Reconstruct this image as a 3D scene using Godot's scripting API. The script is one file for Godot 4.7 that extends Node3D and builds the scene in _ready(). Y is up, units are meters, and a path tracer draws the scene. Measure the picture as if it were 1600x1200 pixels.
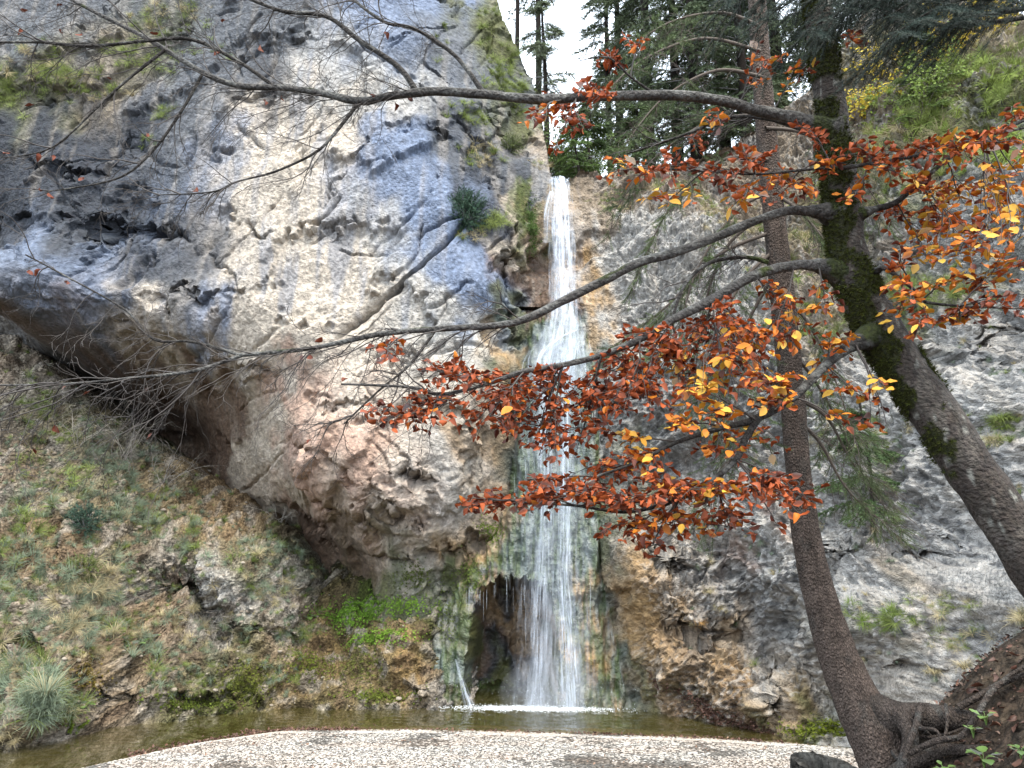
extends Node3D
# A waterfall in a limestone gorge in autumn: cliffs, tufa apron, pool, gravel bar, and near trees.

const FOV := 53.0
const PITCH := 12.5
const EYE := Vector3(0, 3.0, 0)
var F := 600.0 / tan(deg_to_rad(FOV * 0.5))
var SP := sin(deg_to_rad(PITCH))
var CP := cos(deg_to_rad(PITCH))
var rng := RandomNumberGenerator.new()
var M := {}
var used := {}
var t_start := 0

# ---------------------------------------------------------------- helpers
func lap(what: String) -> void:
	print("%6.1f s  %s" % [(Time.get_ticks_msec() - t_start) / 1000.0, what])

# the point at horizontal distance d in front of the tripod, read off the survey sketch
func at(px: float, py: float, d: float) -> Vector3:
	var cx := (px - 800.0) / F
	var cy := (600.0 - py) / F
	var dy := cy * CP + SP
	var dz := cy * SP - CP
	return EYE + Vector3(cx, dy, dz) * (d / -dz)

func level(px: float, py: float, h: float) -> Vector3:
	var cx := (px - 800.0) / F
	var cy := (600.0 - py) / F
	var v := Vector3(cx, cy * CP + SP, cy * SP - CP)
	return EYE + v * ((h - EYE.y) / v.y)

func noise(sd: int, freq: float, octaves := 4, kind := FastNoiseLite.TYPE_SIMPLEX_SMOOTH, fractal := FastNoiseLite.FRACTAL_FBM) -> FastNoiseLite:
	var n := FastNoiseLite.new()
	n.seed = sd
	n.noise_type = kind
	n.frequency = freq
	n.fractal_type = fractal if octaves > 1 else FastNoiseLite.FRACTAL_NONE
	n.fractal_octaves = octaves
	return n

func lin(r: float, g: float, b: float, a := 1.0) -> Color:
	return Color(r, g, b, a)

func srgb(r: float, g: float, b: float) -> Color:
	return Color(r, g, b).linear_to_srgb()

func noise_tex(n: FastNoiseLite, size: int, lo := 0.0, hi := 1.0) -> NoiseTexture2D:
	var t := NoiseTexture2D.new()
	t.width = size
	t.height = size
	t.seamless = true
	t.noise = n
	var g := Gradient.new()
	g.set_color(0, Color(lo, lo, lo))
	g.set_color(1, Color(hi, hi, hi))
	t.color_ramp = g
	return t

func mat(called: String, color: Color, rough := 0.9, vcol := false, spec := 0.5) -> StandardMaterial3D:
	var m := StandardMaterial3D.new()
	m.resource_name = called
	m.albedo_color = color
	m.roughness = rough
	m.metallic_specular = spec
	m.vertex_color_use_as_albedo = vcol
	return m

func numbered(called: String) -> String:
	var k: int = used.get(called, 0)
	used[called] = k + 1
	return called if k == 0 else "%s_%03d" % [called, k]

func tag(o: Node3D, label := "", category := "", group := "", kind := "") -> Node3D:
	if label: o.set_meta("label", label)
	if category: o.set_meta("category", category)
	if group: o.set_meta("group", group)
	if kind: o.set_meta("kind", kind)
	return o

func thing(called: String, label: String, category: String, group := "", where := Vector3.ZERO) -> Node3D:
	var o := Node3D.new()
	o.name = numbered(called)
	add_child(o)
	o.position = where
	tag(o, label, category, group)
	return o

func put(called: String, mesh: Mesh, m: Material, parent: Node3D = null) -> MeshInstance3D:
	var o := MeshInstance3D.new()
	o.mesh = mesh
	o.material_override = m
	if parent == null:
		o.name = numbered(called)
		add_child(o)
	else:
		o.name = called
		parent.add_child(o, true)
	return o

func scatter(called: String, mesh: Mesh, m: Material, places: Array, colors: Array, parent: Node3D = null) -> MultiMeshInstance3D:
	var mm := MultiMesh.new()
	mm.transform_format = MultiMesh.TRANSFORM_3D
	mm.use_colors = colors.size() > 0
	mm.mesh = mesh
	mm.instance_count = places.size()
	for i in places.size():
		mm.set_instance_transform(i, places[i])
		if mm.use_colors:
			mm.set_instance_color(i, colors[i])
	var o := MultiMeshInstance3D.new()
	o.multimesh = mm
	o.material_override = m
	o.set_meta("kind", "stuff")
	if parent == null:
		o.name = numbered(called)
		add_child(o)
	else:
		o.name = called
		parent.add_child(o, true)
	return o

# collects triangles
class MB:
	var v := PackedVector3Array()
	var n := PackedVector3Array()
	var c := PackedColorArray()
	var uv := PackedVector2Array()
	var idx := PackedInt32Array()

	func vert(p: Vector3, nn: Vector3, col := Color.WHITE, t := Vector2.ZERO) -> int:
		v.append(p)
		n.append(nn)
		c.append(col)
		uv.append(t)
		return v.size() - 1

	func tri(a: int, b: int, d: int) -> void:
		idx.append(a)
		idx.append(b)
		idx.append(d)

	# a swept tube through points with a radius each
	func tube(pts: PackedVector3Array, rad: PackedFloat32Array, sides: int, col := Color.WHITE, bump: FastNoiseLite = null, amount := 0.0, cap := true) -> void:
		var count := pts.size()
		var first := v.size()
		var nn := Vector3.UP
		var along := 0.0
		for k in count:
			var tg: Vector3 = (pts[mini(k + 1, count - 1)] - pts[maxi(k - 1, 0)]).normalized()
			if k == 0:
				nn = tg.cross(Vector3.UP if absf(tg.y) < 0.9 else Vector3.RIGHT).normalized()
			else:
				along += pts[k].distance_to(pts[k - 1])
				nn = (nn - tg * nn.dot(tg)).normalized()
			var bb := tg.cross(nn)
			for s in sides + 1:
				var a := TAU * (s % sides) / sides
				var o := nn * cos(a) + bb * sin(a)
				var r := rad[k]
				if bump:
					var q := pts[k] + o * r
					r *= 1.0 + amount * bump.get_noise_3d(q.x, q.y, q.z)
				v.append(pts[k] + o * r)
				n.append(o)
				c.append(col)
				uv.append(Vector2(float(s) / sides, along))
		for k in count - 1:
			for s in sides:
				var a := first + k * (sides + 1) + s
				var d := a + sides + 1
				idx.append_array([a, d, d + 1, a, d + 1, a + 1])
		if cap:
			for e in [0, count - 1]:
				var tg: Vector3 = (pts[1] - pts[0]).normalized() * -1.0 if e == 0 else (pts[count - 1] - pts[count - 2]).normalized()
				var m := vert(pts[e] + tg * rad[e] * 0.3, tg, col)
				for s in sides:
					var a: int = first + e * (sides + 1) + s
					if e == 0: tri(m, a, a + 1)
					else: tri(m, a + 1, a)

	func smooth() -> void:
		n.fill(Vector3.ZERO)
		for t in range(0, idx.size(), 3):
			var a := idx[t]
			var b := idx[t + 1]
			var d := idx[t + 2]
			var f := (v[d] - v[a]).cross(v[b] - v[a])
			n[a] += f
			n[b] += f
			n[d] += f
		for k in n.size():
			n[k] = n[k].normalized() if n[k].length_squared() > 1e-20 else Vector3.UP

	func mesh() -> ArrayMesh:
		var arr := []
		arr.resize(Mesh.ARRAY_MAX)
		arr[Mesh.ARRAY_VERTEX] = v
		arr[Mesh.ARRAY_NORMAL] = n
		arr[Mesh.ARRAY_COLOR] = c
		arr[Mesh.ARRAY_TEX_UV] = uv
		arr[Mesh.ARRAY_INDEX] = idx
		var am := ArrayMesh.new()
		am.add_surface_from_arrays(Mesh.PRIMITIVE_TRIANGLES, arr)
		return am

# smooth surface through scattered heights (thin-plate spline)
class Spline:
	var px := PackedFloat64Array()
	var py := PackedFloat64Array()
	var w := PackedFloat64Array()
	var num := 0

	func solve(pts: Array, give := 0.0001) -> void:
		num = pts.size()
		var size := num + 3
		var a := []
		for i in num:
			px.append(pts[i].x)
			py.append(pts[i].y)
		for i in size:
			var row := PackedFloat64Array()
			row.resize(size + 1)
			a.append(row)
		for i in num:
			for j in num:
				var r2 := (px[i] - px[j]) ** 2 + (py[i] - py[j]) ** 2
				a[i][j] = (0.5 * r2 * log(r2) if r2 > 1e-9 else 0.0) + (give * num if i == j else 0.0)
			a[i][num] = 1.0
			a[i][num + 1] = px[i]
			a[i][num + 2] = py[i]
			a[num][i] = 1.0
			a[num + 1][i] = px[i]
			a[num + 2][i] = py[i]
			a[i][size] = pts[i].z
		for k in size:
			var best := k
			for i in range(k + 1, size):
				if absf(a[i][k]) > absf(a[best][k]): best = i
			var swap = a[k]
			a[k] = a[best]
			a[best] = swap
			var rk: PackedFloat64Array = a[k]
			for i in range(k + 1, size):
				var ri: PackedFloat64Array = a[i]
				var m := ri[k] / rk[k]
				if m != 0.0:
					for j in range(k, size + 1):
						ri[j] -= m * rk[j]
					a[i] = ri
		w.resize(size)
		for k in range(size - 1, -1, -1):
			var s: float = a[k][size]
			for j in range(k + 1, size):
				s -= a[k][j] * w[j]
			w[k] = s / a[k][k]

	func val(x: float, y: float) -> float:
		var s := w[num] + w[num + 1] * x + w[num + 2] * y
		for i in num:
			var r2 := (px[i] - x) ** 2 + (py[i] - y) ** 2
			if r2 > 1e-9:
				s += w[i] * 0.5 * r2 * log(r2)
		return s

# a rock or earth face: distance z over (x, y), with a colour at every point
class Face:
	var x0 := 0.0
	var y0 := 0.0
	var step := 0.04
	var nx := 0
	var ny := 0
	var z := PackedFloat32Array()
	var col := PackedColorArray()
	var pos := PackedVector3Array()
	var nor := PackedVector3Array()

	func lay(ax: float, ay: float, bx: float, by: float, st: float) -> void:
		x0 = ax
		y0 = ay
		step = st
		nx = int((bx - ax) / st) + 1
		ny = int((by - ay) / st) + 1

	func fill(sp: Spline, coarse := 0.2) -> void:
		var cx := int(ceil((nx - 1) * step / coarse)) + 2
		var cy := int(ceil((ny - 1) * step / coarse)) + 2
		var g := PackedFloat32Array()
		g.resize(cx * cy)
		for j in cy:
			for i in cx:
				g[j * cx + i] = sp.val(x0 + i * coarse, y0 + j * coarse)
		z.resize(nx * ny)
		for j in ny:
			var v := j * step / coarse
			var jj := int(v)
			v -= jj
			v = v * v * (3.0 - 2.0 * v) * 0.3 + v * 0.7
			for i in nx:
				var u := i * step / coarse
				var ii := int(u)
				u -= ii
				u = u * u * (3.0 - 2.0 * u) * 0.3 + u * 0.7
				var q := jj * cx + ii
				z[j * nx + i] = lerpf(lerpf(g[q], g[q + 1], u), lerpf(g[q + cx], g[q + cx + 1], u), v)

	func depth(x: float, y: float) -> float:
		var u := clampf((x - x0) / step, 0.0, nx - 1.001)
		var v := clampf((y - y0) / step, 0.0, ny - 1.001)
		var i := int(u)
		var j := int(v)
		u -= i
		v -= j
		var q := j * nx + i
		return lerpf(lerpf(z[q], z[q + 1], u), lerpf(z[q + nx], z[q + nx + 1], u), v)

	func at_xy(x: float, y: float) -> int:
		return clampi(roundi((y - y0) / step), 0, ny - 1) * nx + clampi(roundi((x - x0) / step), 0, nx - 1)

	# recess (or swell) below or around a line of points
	func ledge(line: Array, width: float, amount: float, under: bool, wob: FastNoiseLite = null, loose := 1.0) -> void:
		for k in line.size() - 1:
			var a: Vector3 = line[k]
			var b: Vector3 = line[k + 1]
			var i0 := maxi(0, int((minf(a.x, b.x) - width - 0.3 - x0) / step))
			var i1 := mini(nx - 1, int((maxf(a.x, b.x) + width + 0.3 - x0) / step))
			var j0 := maxi(0, int((minf(a.y, b.y) - width - 0.3 - y0) / step))
			var j1 := mini(ny - 1, int((maxf(a.y, b.y) + width + 0.3 - y0) / step))
			var ab := Vector2(b.x - a.x, b.y - a.y)
			var l2 := ab.length_squared()
			for j in range(j0, j1 + 1):
				for i in range(i0, i1 + 1):
					var gx := x0 + i * step
					var gy := y0 + j * step
					var p := Vector2(gx + loose * 0.22 * wob.get_noise_2d(gx, gy) - a.x, gy + loose * 0.3 * wob.get_noise_2d(gx + 50.0, gy) - a.y)
					var t := clampf(p.dot(ab) / l2, 0.0, 1.0)
					if (t <= 0.0 and k > 0) or (t >= 1.0 and k < line.size() - 2): continue
					var off := p - ab * t
					var dd := off.length()
					if dd >= width: continue
					var e := 1.0
					if k == 0: e *= clampf(t * 3.0 + 0.05, 0, 1)
					if k == line.size() - 2: e *= clampf((1.0 - t) * 3.0 + 0.05, 0, 1)
					var s := 1.0 - dd / width
					e *= clampf(0.75 + 1.6 * loose * wob.get_noise_2d(gx * 0.7 + 90.0, gy * 0.7), 0.0, 1.4)
					if under:
						if off.y > 0.0: continue
						z[j * nx + i] += amount * e * s
					else:
						z[j * nx + i] += amount * e * s * s

	func points() -> void:
		pos.resize(nx * ny)
		for j in ny:
			for i in nx:
				pos[j * nx + i] = Vector3(x0 + i * step, y0 + j * step, -z[j * nx + i])

	# soft normals of the undisplaced face
	func broad(reach: int) -> void:
		nor.resize(nx * ny)
		for j in ny:
			for i in nx:
				var ax := (z[j * nx + mini(i + reach, nx - 1)] - z[j * nx + maxi(i - reach, 0)]) / (step * (mini(i + reach, nx - 1) - maxi(i - reach, 0)))
				var ay := (z[mini(j + reach, ny - 1) * nx + i] - z[maxi(j - reach, 0) * nx + i]) / (step * (mini(j + reach, ny - 1) - maxi(j - reach, 0)))
				nor[j * nx + i] = Vector3(ax, ay, 1.0).normalized()

	func normals() -> void:
		nor.resize(nx * ny)
		for j in ny:
			for i in nx:
				var a := pos[j * nx + mini(i + 1, nx - 1)] - pos[j * nx + maxi(i - 1, 0)]
				var b := pos[mini(j + 1, ny - 1) * nx + i] - pos[maxi(j - 1, 0) * nx + i]
				nor[j * nx + i] = a.cross(b).normalized()

	func mesh(lo: PackedInt32Array, hi: PackedInt32Array, j0 := 0) -> ArrayMesh:
		var vv := PackedVector3Array()
		var nn := PackedVector3Array()
		var cc := PackedColorArray()
		var ix := PackedInt32Array()
		var starts := PackedInt32Array()
		for j in range(j0, ny):
			starts.append(vv.size() - lo[j])
			vv.append_array(pos.slice(j * nx + lo[j], j * nx + hi[j] + 1))
			nn.append_array(nor.slice(j * nx + lo[j], j * nx + hi[j] + 1))
			cc.append_array(col.slice(j * nx + lo[j], j * nx + hi[j] + 1))
		for j in range(j0, ny - 1):
			var s0 := starts[j - j0]
			var s1 := starts[j - j0 + 1]
			for i in range(maxi(lo[j], lo[j + 1]), mini(hi[j], hi[j + 1])):
				ix.append(s0 + i)
				ix.append(s1 + i)
				ix.append(s1 + i + 1)
				ix.append(s0 + i)
				ix.append(s1 + i + 1)
				ix.append(s0 + i + 1)
			# close the saw-tooth where the border shifts
			for i in range(mini(lo[j], lo[j + 1]), maxi(lo[j], lo[j + 1])):
				if lo[j] < lo[j + 1]: ix.append_array([s0 + i, s1 + lo[j + 1], s0 + i + 1])
				else: ix.append_array([s0 + lo[j], s1 + i, s1 + i + 1])
			for i in range(mini(hi[j], hi[j + 1]), maxi(hi[j], hi[j + 1])):
				if hi[j] > hi[j + 1]: ix.append_array([s0 + i, s1 + hi[j + 1], s0 + i + 1])
				else: ix.append_array([s0 + hi[j], s1 + i, s1 + i + 1])
		var arr := []
		arr.resize(Mesh.ARRAY_MAX)
		arr[Mesh.ARRAY_VERTEX] = vv
		arr[Mesh.ARRAY_NORMAL] = nn
		arr[Mesh.ARRAY_COLOR] = cc
		arr[Mesh.ARRAY_INDEX] = ix
		var am := ArrayMesh.new()
		am.add_surface_from_arrays(Mesh.PRIMITIVE_TRIANGLES, arr)
		return am

# where a line of sight meets a face
func meet(f: Face, px: float, py: float, near := 8.0, far := 26.0) -> Vector3:
	var d := near
	while d < far:
		var p := at(px, py, d)
		if f.depth(p.x, p.y) <= d:
			return p
		d += 0.04
	return at(px, py, far)

# mineral and other tones laid in patches, blended over the face with ragged borders
func lay_tones(f: Face, patches: Array, warp: float, sd: int) -> void:
	var coarse := 0.15
	var cx := int((f.nx - 1) * f.step / coarse) + 2
	var cy := int((f.ny - 1) * f.step / coarse) + 2
	var sum := PackedColorArray()
	var wt := PackedFloat32Array()
	sum.resize(cx * cy)
	wt.resize(cx * cy)
	sum.fill(Color(0, 0, 0, 0))
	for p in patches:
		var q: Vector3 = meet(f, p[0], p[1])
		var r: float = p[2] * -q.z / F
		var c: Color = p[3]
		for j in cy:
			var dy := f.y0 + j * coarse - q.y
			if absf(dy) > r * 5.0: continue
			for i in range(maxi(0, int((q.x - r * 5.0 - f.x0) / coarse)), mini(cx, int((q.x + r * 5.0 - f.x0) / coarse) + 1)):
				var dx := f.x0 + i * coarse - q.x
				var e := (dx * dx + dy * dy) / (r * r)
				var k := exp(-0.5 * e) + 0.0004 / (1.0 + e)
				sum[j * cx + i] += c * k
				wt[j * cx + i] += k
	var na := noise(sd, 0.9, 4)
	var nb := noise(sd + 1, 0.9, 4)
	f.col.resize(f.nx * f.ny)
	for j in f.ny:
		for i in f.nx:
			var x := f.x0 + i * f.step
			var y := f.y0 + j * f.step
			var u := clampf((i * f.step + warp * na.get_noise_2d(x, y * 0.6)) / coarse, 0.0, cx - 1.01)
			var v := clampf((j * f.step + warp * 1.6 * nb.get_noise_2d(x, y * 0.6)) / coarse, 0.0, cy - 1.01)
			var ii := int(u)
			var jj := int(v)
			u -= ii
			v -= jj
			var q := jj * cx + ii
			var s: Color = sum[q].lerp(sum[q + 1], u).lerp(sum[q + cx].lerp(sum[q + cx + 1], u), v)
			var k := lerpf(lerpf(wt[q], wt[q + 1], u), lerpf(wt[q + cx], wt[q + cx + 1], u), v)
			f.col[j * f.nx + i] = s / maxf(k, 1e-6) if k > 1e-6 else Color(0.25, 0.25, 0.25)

func pts3(list: Array, sx := 0.0) -> Array:
	var out := []
	for p in list:
		var q := at(p[0], p[1], p[2])
		out.append(Vector3(q.x, q.y, p[2]))
	return out

# piecewise-linear look-up in a list of [x, y]
func along(list: Array, x: float) -> float:
	if x <= list[0][0]: return list[0][1]
	for k in list.size() - 1:
		if x <= list[k + 1][0]:
			return lerpf(list[k][1], list[k + 1][1], (x - list[k][0]) / (list[k + 1][0] - list[k][0]))
	return list[-1][1]

# ---------------------------------------------------------------- the scene
func _ready() -> void:
	t_start = Time.get_ticks_msec()
	rng.seed = 20241
	sky_and_camera()
	materials()
	cliffs()
	lap("cliffs")
	earth_slope()
	lap("slope")
	ground_and_water()
	lap("ground")
	waterfall()
	lap("waterfall")
	near_bank()
	lap("bank")
	vegetation()
	lap("vegetation")

func sky_and_camera() -> void:
	var cam := Camera3D.new()
	cam.name = "camera"
	cam.fov = FOV
	cam.near = 0.05
	cam.far = 600.0
	cam.position = EYE
	cam.rotation_degrees.x = PITCH
	cam.current = true
	add_child(cam)
	var sky_mat := ProceduralSkyMaterial.new()
	sky_mat.sky_top_color = Color(0.90, 0.95, 1.0)
	sky_mat.sky_horizon_color = Color(0.93, 0.96, 1.0)
	sky_mat.ground_horizon_color = Color(0.50, 0.50, 0.48)
	sky_mat.ground_bottom_color = Color(0.35, 0.35, 0.33)
	sky_mat.sun_angle_max = 1.0
	var sky := Sky.new()
	sky.sky_material = sky_mat
	var env := Environment.new()
	env.background_mode = Environment.BG_SKY
	env.sky = sky
	env.tonemap_mode = Environment.TONE_MAPPER_LINEAR
	env.tonemap_exposure = 4.5
	env.sdfgi_enabled = true
	env.ssao_enabled = true
	env.ssil_enabled = true
	env.volumetric_fog_enabled = true
	env.volumetric_fog_density = 0.0
	var we := WorldEnvironment.new()
	we.name = "environment"
	we.environment = env
	add_child(we)
	var sun := DirectionalLight3D.new()
	sun.name = "sun"
	sun.light_energy = 0.45
	sun.light_angular_distance = 25.0
	sun.light_color = Color(1.0, 0.97, 0.92)
	sun.rotation_degrees = Vector3(-62, 28, 0)
	sun.shadow_enabled = true
	add_child(sun)

func materials() -> void:
	var fine := noise(11, 0.026, 6)
	var grain := noise(12, 0.03, 4, FastNoiseLite.TYPE_CELLULAR)
	grain.cellular_return_type = FastNoiseLite.RETURN_DISTANCE2_SUB
	grain.fractal_gain = 0.62
	grain.domain_warp_enabled = true
	grain.domain_warp_amplitude = 22.0
	grain.domain_warp_frequency = 0.012
	var rock := mat("limestone", Color.WHITE, 0.86, true, 0.4)
	rock.albedo_texture = noise_tex(fine, 1024, 0.6, 1.0)
	rock.heightmap_enabled = true
	rock.heightmap_texture = noise_tex(grain, 1024)
	rock.heightmap_scale = 5.0
	rock.uv1_triplanar = true
	rock.uv1_world_triplanar = true
	rock.uv1_scale = Vector3.ONE / 3.1
	M.rock = rock
	var broken: StandardMaterial3D = rock.duplicate()
	broken.resource_name = "broken limestone"
	broken.heightmap_scale = 9.0
	M.broken = broken
	var wet: StandardMaterial3D = rock.duplicate()
	wet.resource_name = "wet tufa"
	wet.roughness = 0.45
	wet.metallic_specular = 0.5
	M.wet = wet
	var soil := mat("soil", Color.WHITE, 0.95, true, 0.3)
	soil.albedo_texture = noise_tex(noise(14, 0.03, 6), 1024, 0.25, 1.0)
	soil.heightmap_enabled = true
	soil.heightmap_texture = noise_tex(noise(15, 0.025, 6), 1024)
	soil.heightmap_scale = 8.0
	soil.uv1_triplanar = true
	soil.uv1_world_triplanar = true
	soil.uv1_scale = Vector3.ONE / 2.3
	M.soil = soil

const PALE := Color(0.60, 0.525, 0.44)
const WARM := Color(0.44, 0.37, 0.29)
const BLUE := Color(0.20, 0.25, 0.36)
const LIGHT := Color(0.47, 0.455, 0.43)
const GREY := Color(0.255, 0.248, 0.24)
const DARK := Color(0.045, 0.051, 0.065)
const SLATE := Color(0.145, 0.155, 0.175)
const PINK := Color(0.50, 0.335, 0.255)
const OCHRE := Color(0.44, 0.27, 0.11)
const TAN := Color(0.34, 0.235, 0.14)
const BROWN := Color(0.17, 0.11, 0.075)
const MOSS := Color(0.075, 0.10, 0.022)
const OLIVE := Color(0.12, 0.125, 0.045)
const TEAL := Color(0.115, 0.15, 0.135)
const WETGREY := Color(0.165, 0.20, 0.185)
const EARTH := Color(0.31, 0.245, 0.18)

var cliff := Face.new()
var slope := Face.new()
var rim_line := []

func cliffs() -> void:
	var list := [
		# left wall, upper part
		[-350, -250, 17.5], [-350, 200, 16.8], [-350, 520, 17.2], [-350, 900, 19], [-350, 1200, 19],
		[0, -250, 18], [0, 0, 17.6], [0, 200, 17.1], [0, 330, 17.0], [0, 430, 16.7], [20, 505, 16.8],
		[200, -250, 18], [200, 0, 17.6], [160, 150, 17.2], [180, 300, 16.8], [150, 420, 16.5], [140, 500, 16.6],
		[400, -250, 17.9], [400, 0, 17.4], [350, 150, 17.0], [380, 300, 16.5], [330, 420, 16.4], [300, 520, 16.5], [210, 520, 16.6],
		[560, -200, 18], [560, 0, 17.4], [520, 180, 16.8], [520, 330, 16.3], [480, 450, 16.2], [420, 545, 16.3], [600, 250, 16.6],
		[600, 450, 16.2], [640, 380, 16.3], [690, 280, 16.6], [700, 180, 17.2], [650, 60, 17.5], [740, 60, 18.6], [770, -60, 20], [750, 400, 16.5],
		[780, 450, 16.6], [700, 520, 16.2], [770, 540, 16.5], [780, 320, 17.0], [760, 220, 17.5], [820, 230, 18.0], [825, 140, 18.8], [850, 255, 18.2],
		# the hollow under the overhang
		[60, 560, 20.0], [150, 590, 20.8], [230, 590, 18.9], [330, 590, 17.8], [420, 590, 16.9], [230, 660, 22.0], [310, 690, 22.2], [385, 650, 18.2], [370, 735, 19.4], [400, 695, 17.9], [100, 700, 21.5], [200, 800, 22.5], [300, 760, 21.5],
		# the nose
		[470, 620, 16.2], [550, 580, 15.9], [520, 680, 15.6], [600, 660, 15.6], [600, 760, 15.5], [540, 790, 15.8], [680, 640, 16.0], [690, 740, 16.1], [640, 800, 16.0], [455, 720, 16.5], [440, 650, 16.5], [475, 765, 16.6], [560, 825, 16.2], [425, 760, 18.3],
		[470, 810, 18.5], [505, 850, 18.9], [560, 865, 18.1], [430, 850, 20.5], [500, 950, 19],
		[630, 850, 16.7], [700, 810, 16.5], [610, 920, 17.4], [680, 900, 17.0], [740, 830, 16.9], [740, 700, 16.4], [760, 620, 16.4],
		# the chute
		[806, 400, 17.2], [812, 480, 18.2], [830, 350, 17.8], [840, 430, 18.4], [872, 290, 18.3], [880, 360, 18.3], [880, 450, 18.1], [815, 540, 17.8], [790, 560, 16.8], [800, 640, 17.2], [850, 490, 17.9],
		# behind the apron
		[870, 530, 17.9], [850, 620, 17.8], [900, 620, 17.9], [800, 720, 17.5], [860, 750, 17.8], [920, 750, 17.7], [760, 850, 17.3], [850, 850, 17.9], [720, 930, 17.5], [800, 950, 18.3], [870, 950, 18.3], [930, 900, 17.5], [950, 980, 17.2], [800, 1050, 18.6], [880, 1050, 18.4], [700, 1020, 17.6], [690, 1100, 17.5], [960, 1080, 17], [770, 1100, 18.7], [690, 1200, 17.5], [850, 1200, 18.5], [970, 1200, 17],
		# right wall
		[905, 300, 18.6], [930, 400, 18.2], [950, 500, 17.7], [940, 620, 17.4], [950, 750, 17.2], [960, 850, 16.7], [980, 900, 16.0], [1000, 990, 15.9],
		[1000, 380, 18.0], [1040, 500, 17.3], [1030, 640, 17.0], [1080, 760, 16.5], [1060, 860, 15.8], [1090, 960, 15.4], [1060, 1060, 15.5], [1050, 1110, 15.6], [1130, 1100, 15.0], [1130, 1000, 15.2], [1200, 1140, 14.4], [1160, 1200, 14.6],
		[950, 280, 19.2], [1080, 300, 19.2], [1150, 420, 17.5], [1150, 600, 16.2], [1160, 800, 15.3], [1190, 920, 14.9], [1180, 1010, 15.1], [1215, 1040, 14.4], [1220, 1120, 14.1], [1300, 1130, 13.6], [1300, 1000, 13.7], [1330, 850, 13.6], [1300, 700, 14.6], [1280, 500, 15.8],
		[1200, 260, 18.6], [1300, 350, 16.8], [1400, 900, 12.8], [1400, 750, 13.2], [1450, 860, 12.4], [1400, 980, 12.3], [1400, 1060, 12.4], [1480, 1010, 11.6], [1420, 1130, 12.2], [1450, 1200, 11.8],
		[1400, 560, 14.2], [1390, 420, 15.4], [1500, 640, 12.4], [1500, 480, 13.4], [1530, 350, 13.8], [1600, 850, 11.0], [1600, 700, 11.4], [1600, 560, 11.8], [1600, 420, 12.8], [1600, 1000, 10.4], [1600, 1200, 9.8], [1600, 250, 14.2],
		[1450, 250, 15.8], [1550, 130, 15.6], [1400, 140, 17.2], [1480, 40, 17.0], [1600, 20, 16.4], [1300, 200, 18.2], [1350, 0, 19], [1500, -150, 18.5], [1800, 1000, 8.5], [1800, 600, 9.8], [1800, 200, 13], [1750, -100, 16], [1900, 1200, 7.6],
	]
	var sp := Spline.new()
	sp.solve(pts3(list))
	cliff.lay(-14.5, -0.5, 12.5, 20.4, 0.031)
	cliff.fill(sp)
	lap("base")
	# the tufa cone that the fall has built, with its little grotto
	var cone := Spline.new()
	cone.solve(pts3([
		[880, 470, 18.0], [840, 470, 18.8], [920, 470, 18.8], [870, 530, 17.3], [830, 545, 17.5], [915, 545, 17.5], [800, 560, 18.4], [950, 560, 18.6],
		[870, 600, 17.1], [820, 620, 17.3], [925, 620, 17.35], [785, 640, 18.4], [965, 640, 18.6], [870, 720, 17.0], [815, 720, 17.1], [930, 720, 17.2], [780, 730, 18.0], [975, 730, 18.4],
		[865, 820, 16.93], [800, 820, 16.95], [785, 835, 17.15], [935, 820, 17.1], [750, 820, 18.0], [985, 820, 18.2], [860, 900, 16.9], [780, 900, 16.8], [750, 895, 16.95], [730, 900, 17.25], [690, 890, 18.0], [945, 900, 17.0], [990, 900, 18.0],
		[860, 980, 16.88], [770, 980, 16.75], [715, 970, 16.9], [690, 980, 17.2], [640, 960, 18.0], [950, 980, 16.85], [975, 980, 17.1], [1010, 960, 18.0], [870, 1060, 16.88], [760, 1060, 16.75], [700, 1050, 16.75], [672, 1050, 17.0], [620, 1040, 18.0], [960, 1040, 16.6], [990, 1050, 16.8], [1040, 1050, 17.6],
		[870, 1115, 16.85], [700, 1115, 16.65], [655, 1115, 16.9], [600, 1110, 18], [985, 1115, 16.4], [1020, 1115, 16.6], [1070, 1110, 17.4], [870, 1190, 16.8], [650, 1190, 16.8], [1020, 1190, 16.4],
	]))
	var cf := cliff
	var tufa_is := PackedByteArray()
	tufa_is.resize(cf.nx * cf.ny)
	var ap := Face.new()
	var ci := int((-3.2 - cf.x0) / cf.step)
	ap.lay(cf.x0 + ci * cf.step, cf.y0, 4.6, 9.6, cf.step)
	ap.fill(cone, 0.15)
	var mouth := PackedVector2Array()
	for p in [[722, 1125], [726, 1040], [738, 975], [748, 930], [768, 908], [800, 902], [835, 908], [862, 930], [870, 1000], [868, 1125]]:
		var w := at(p[0], p[1], 16.8)
		mouth.append(Vector2(w.x, w.y))
	var frill := noise(22, 2.2, 4)
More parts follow.
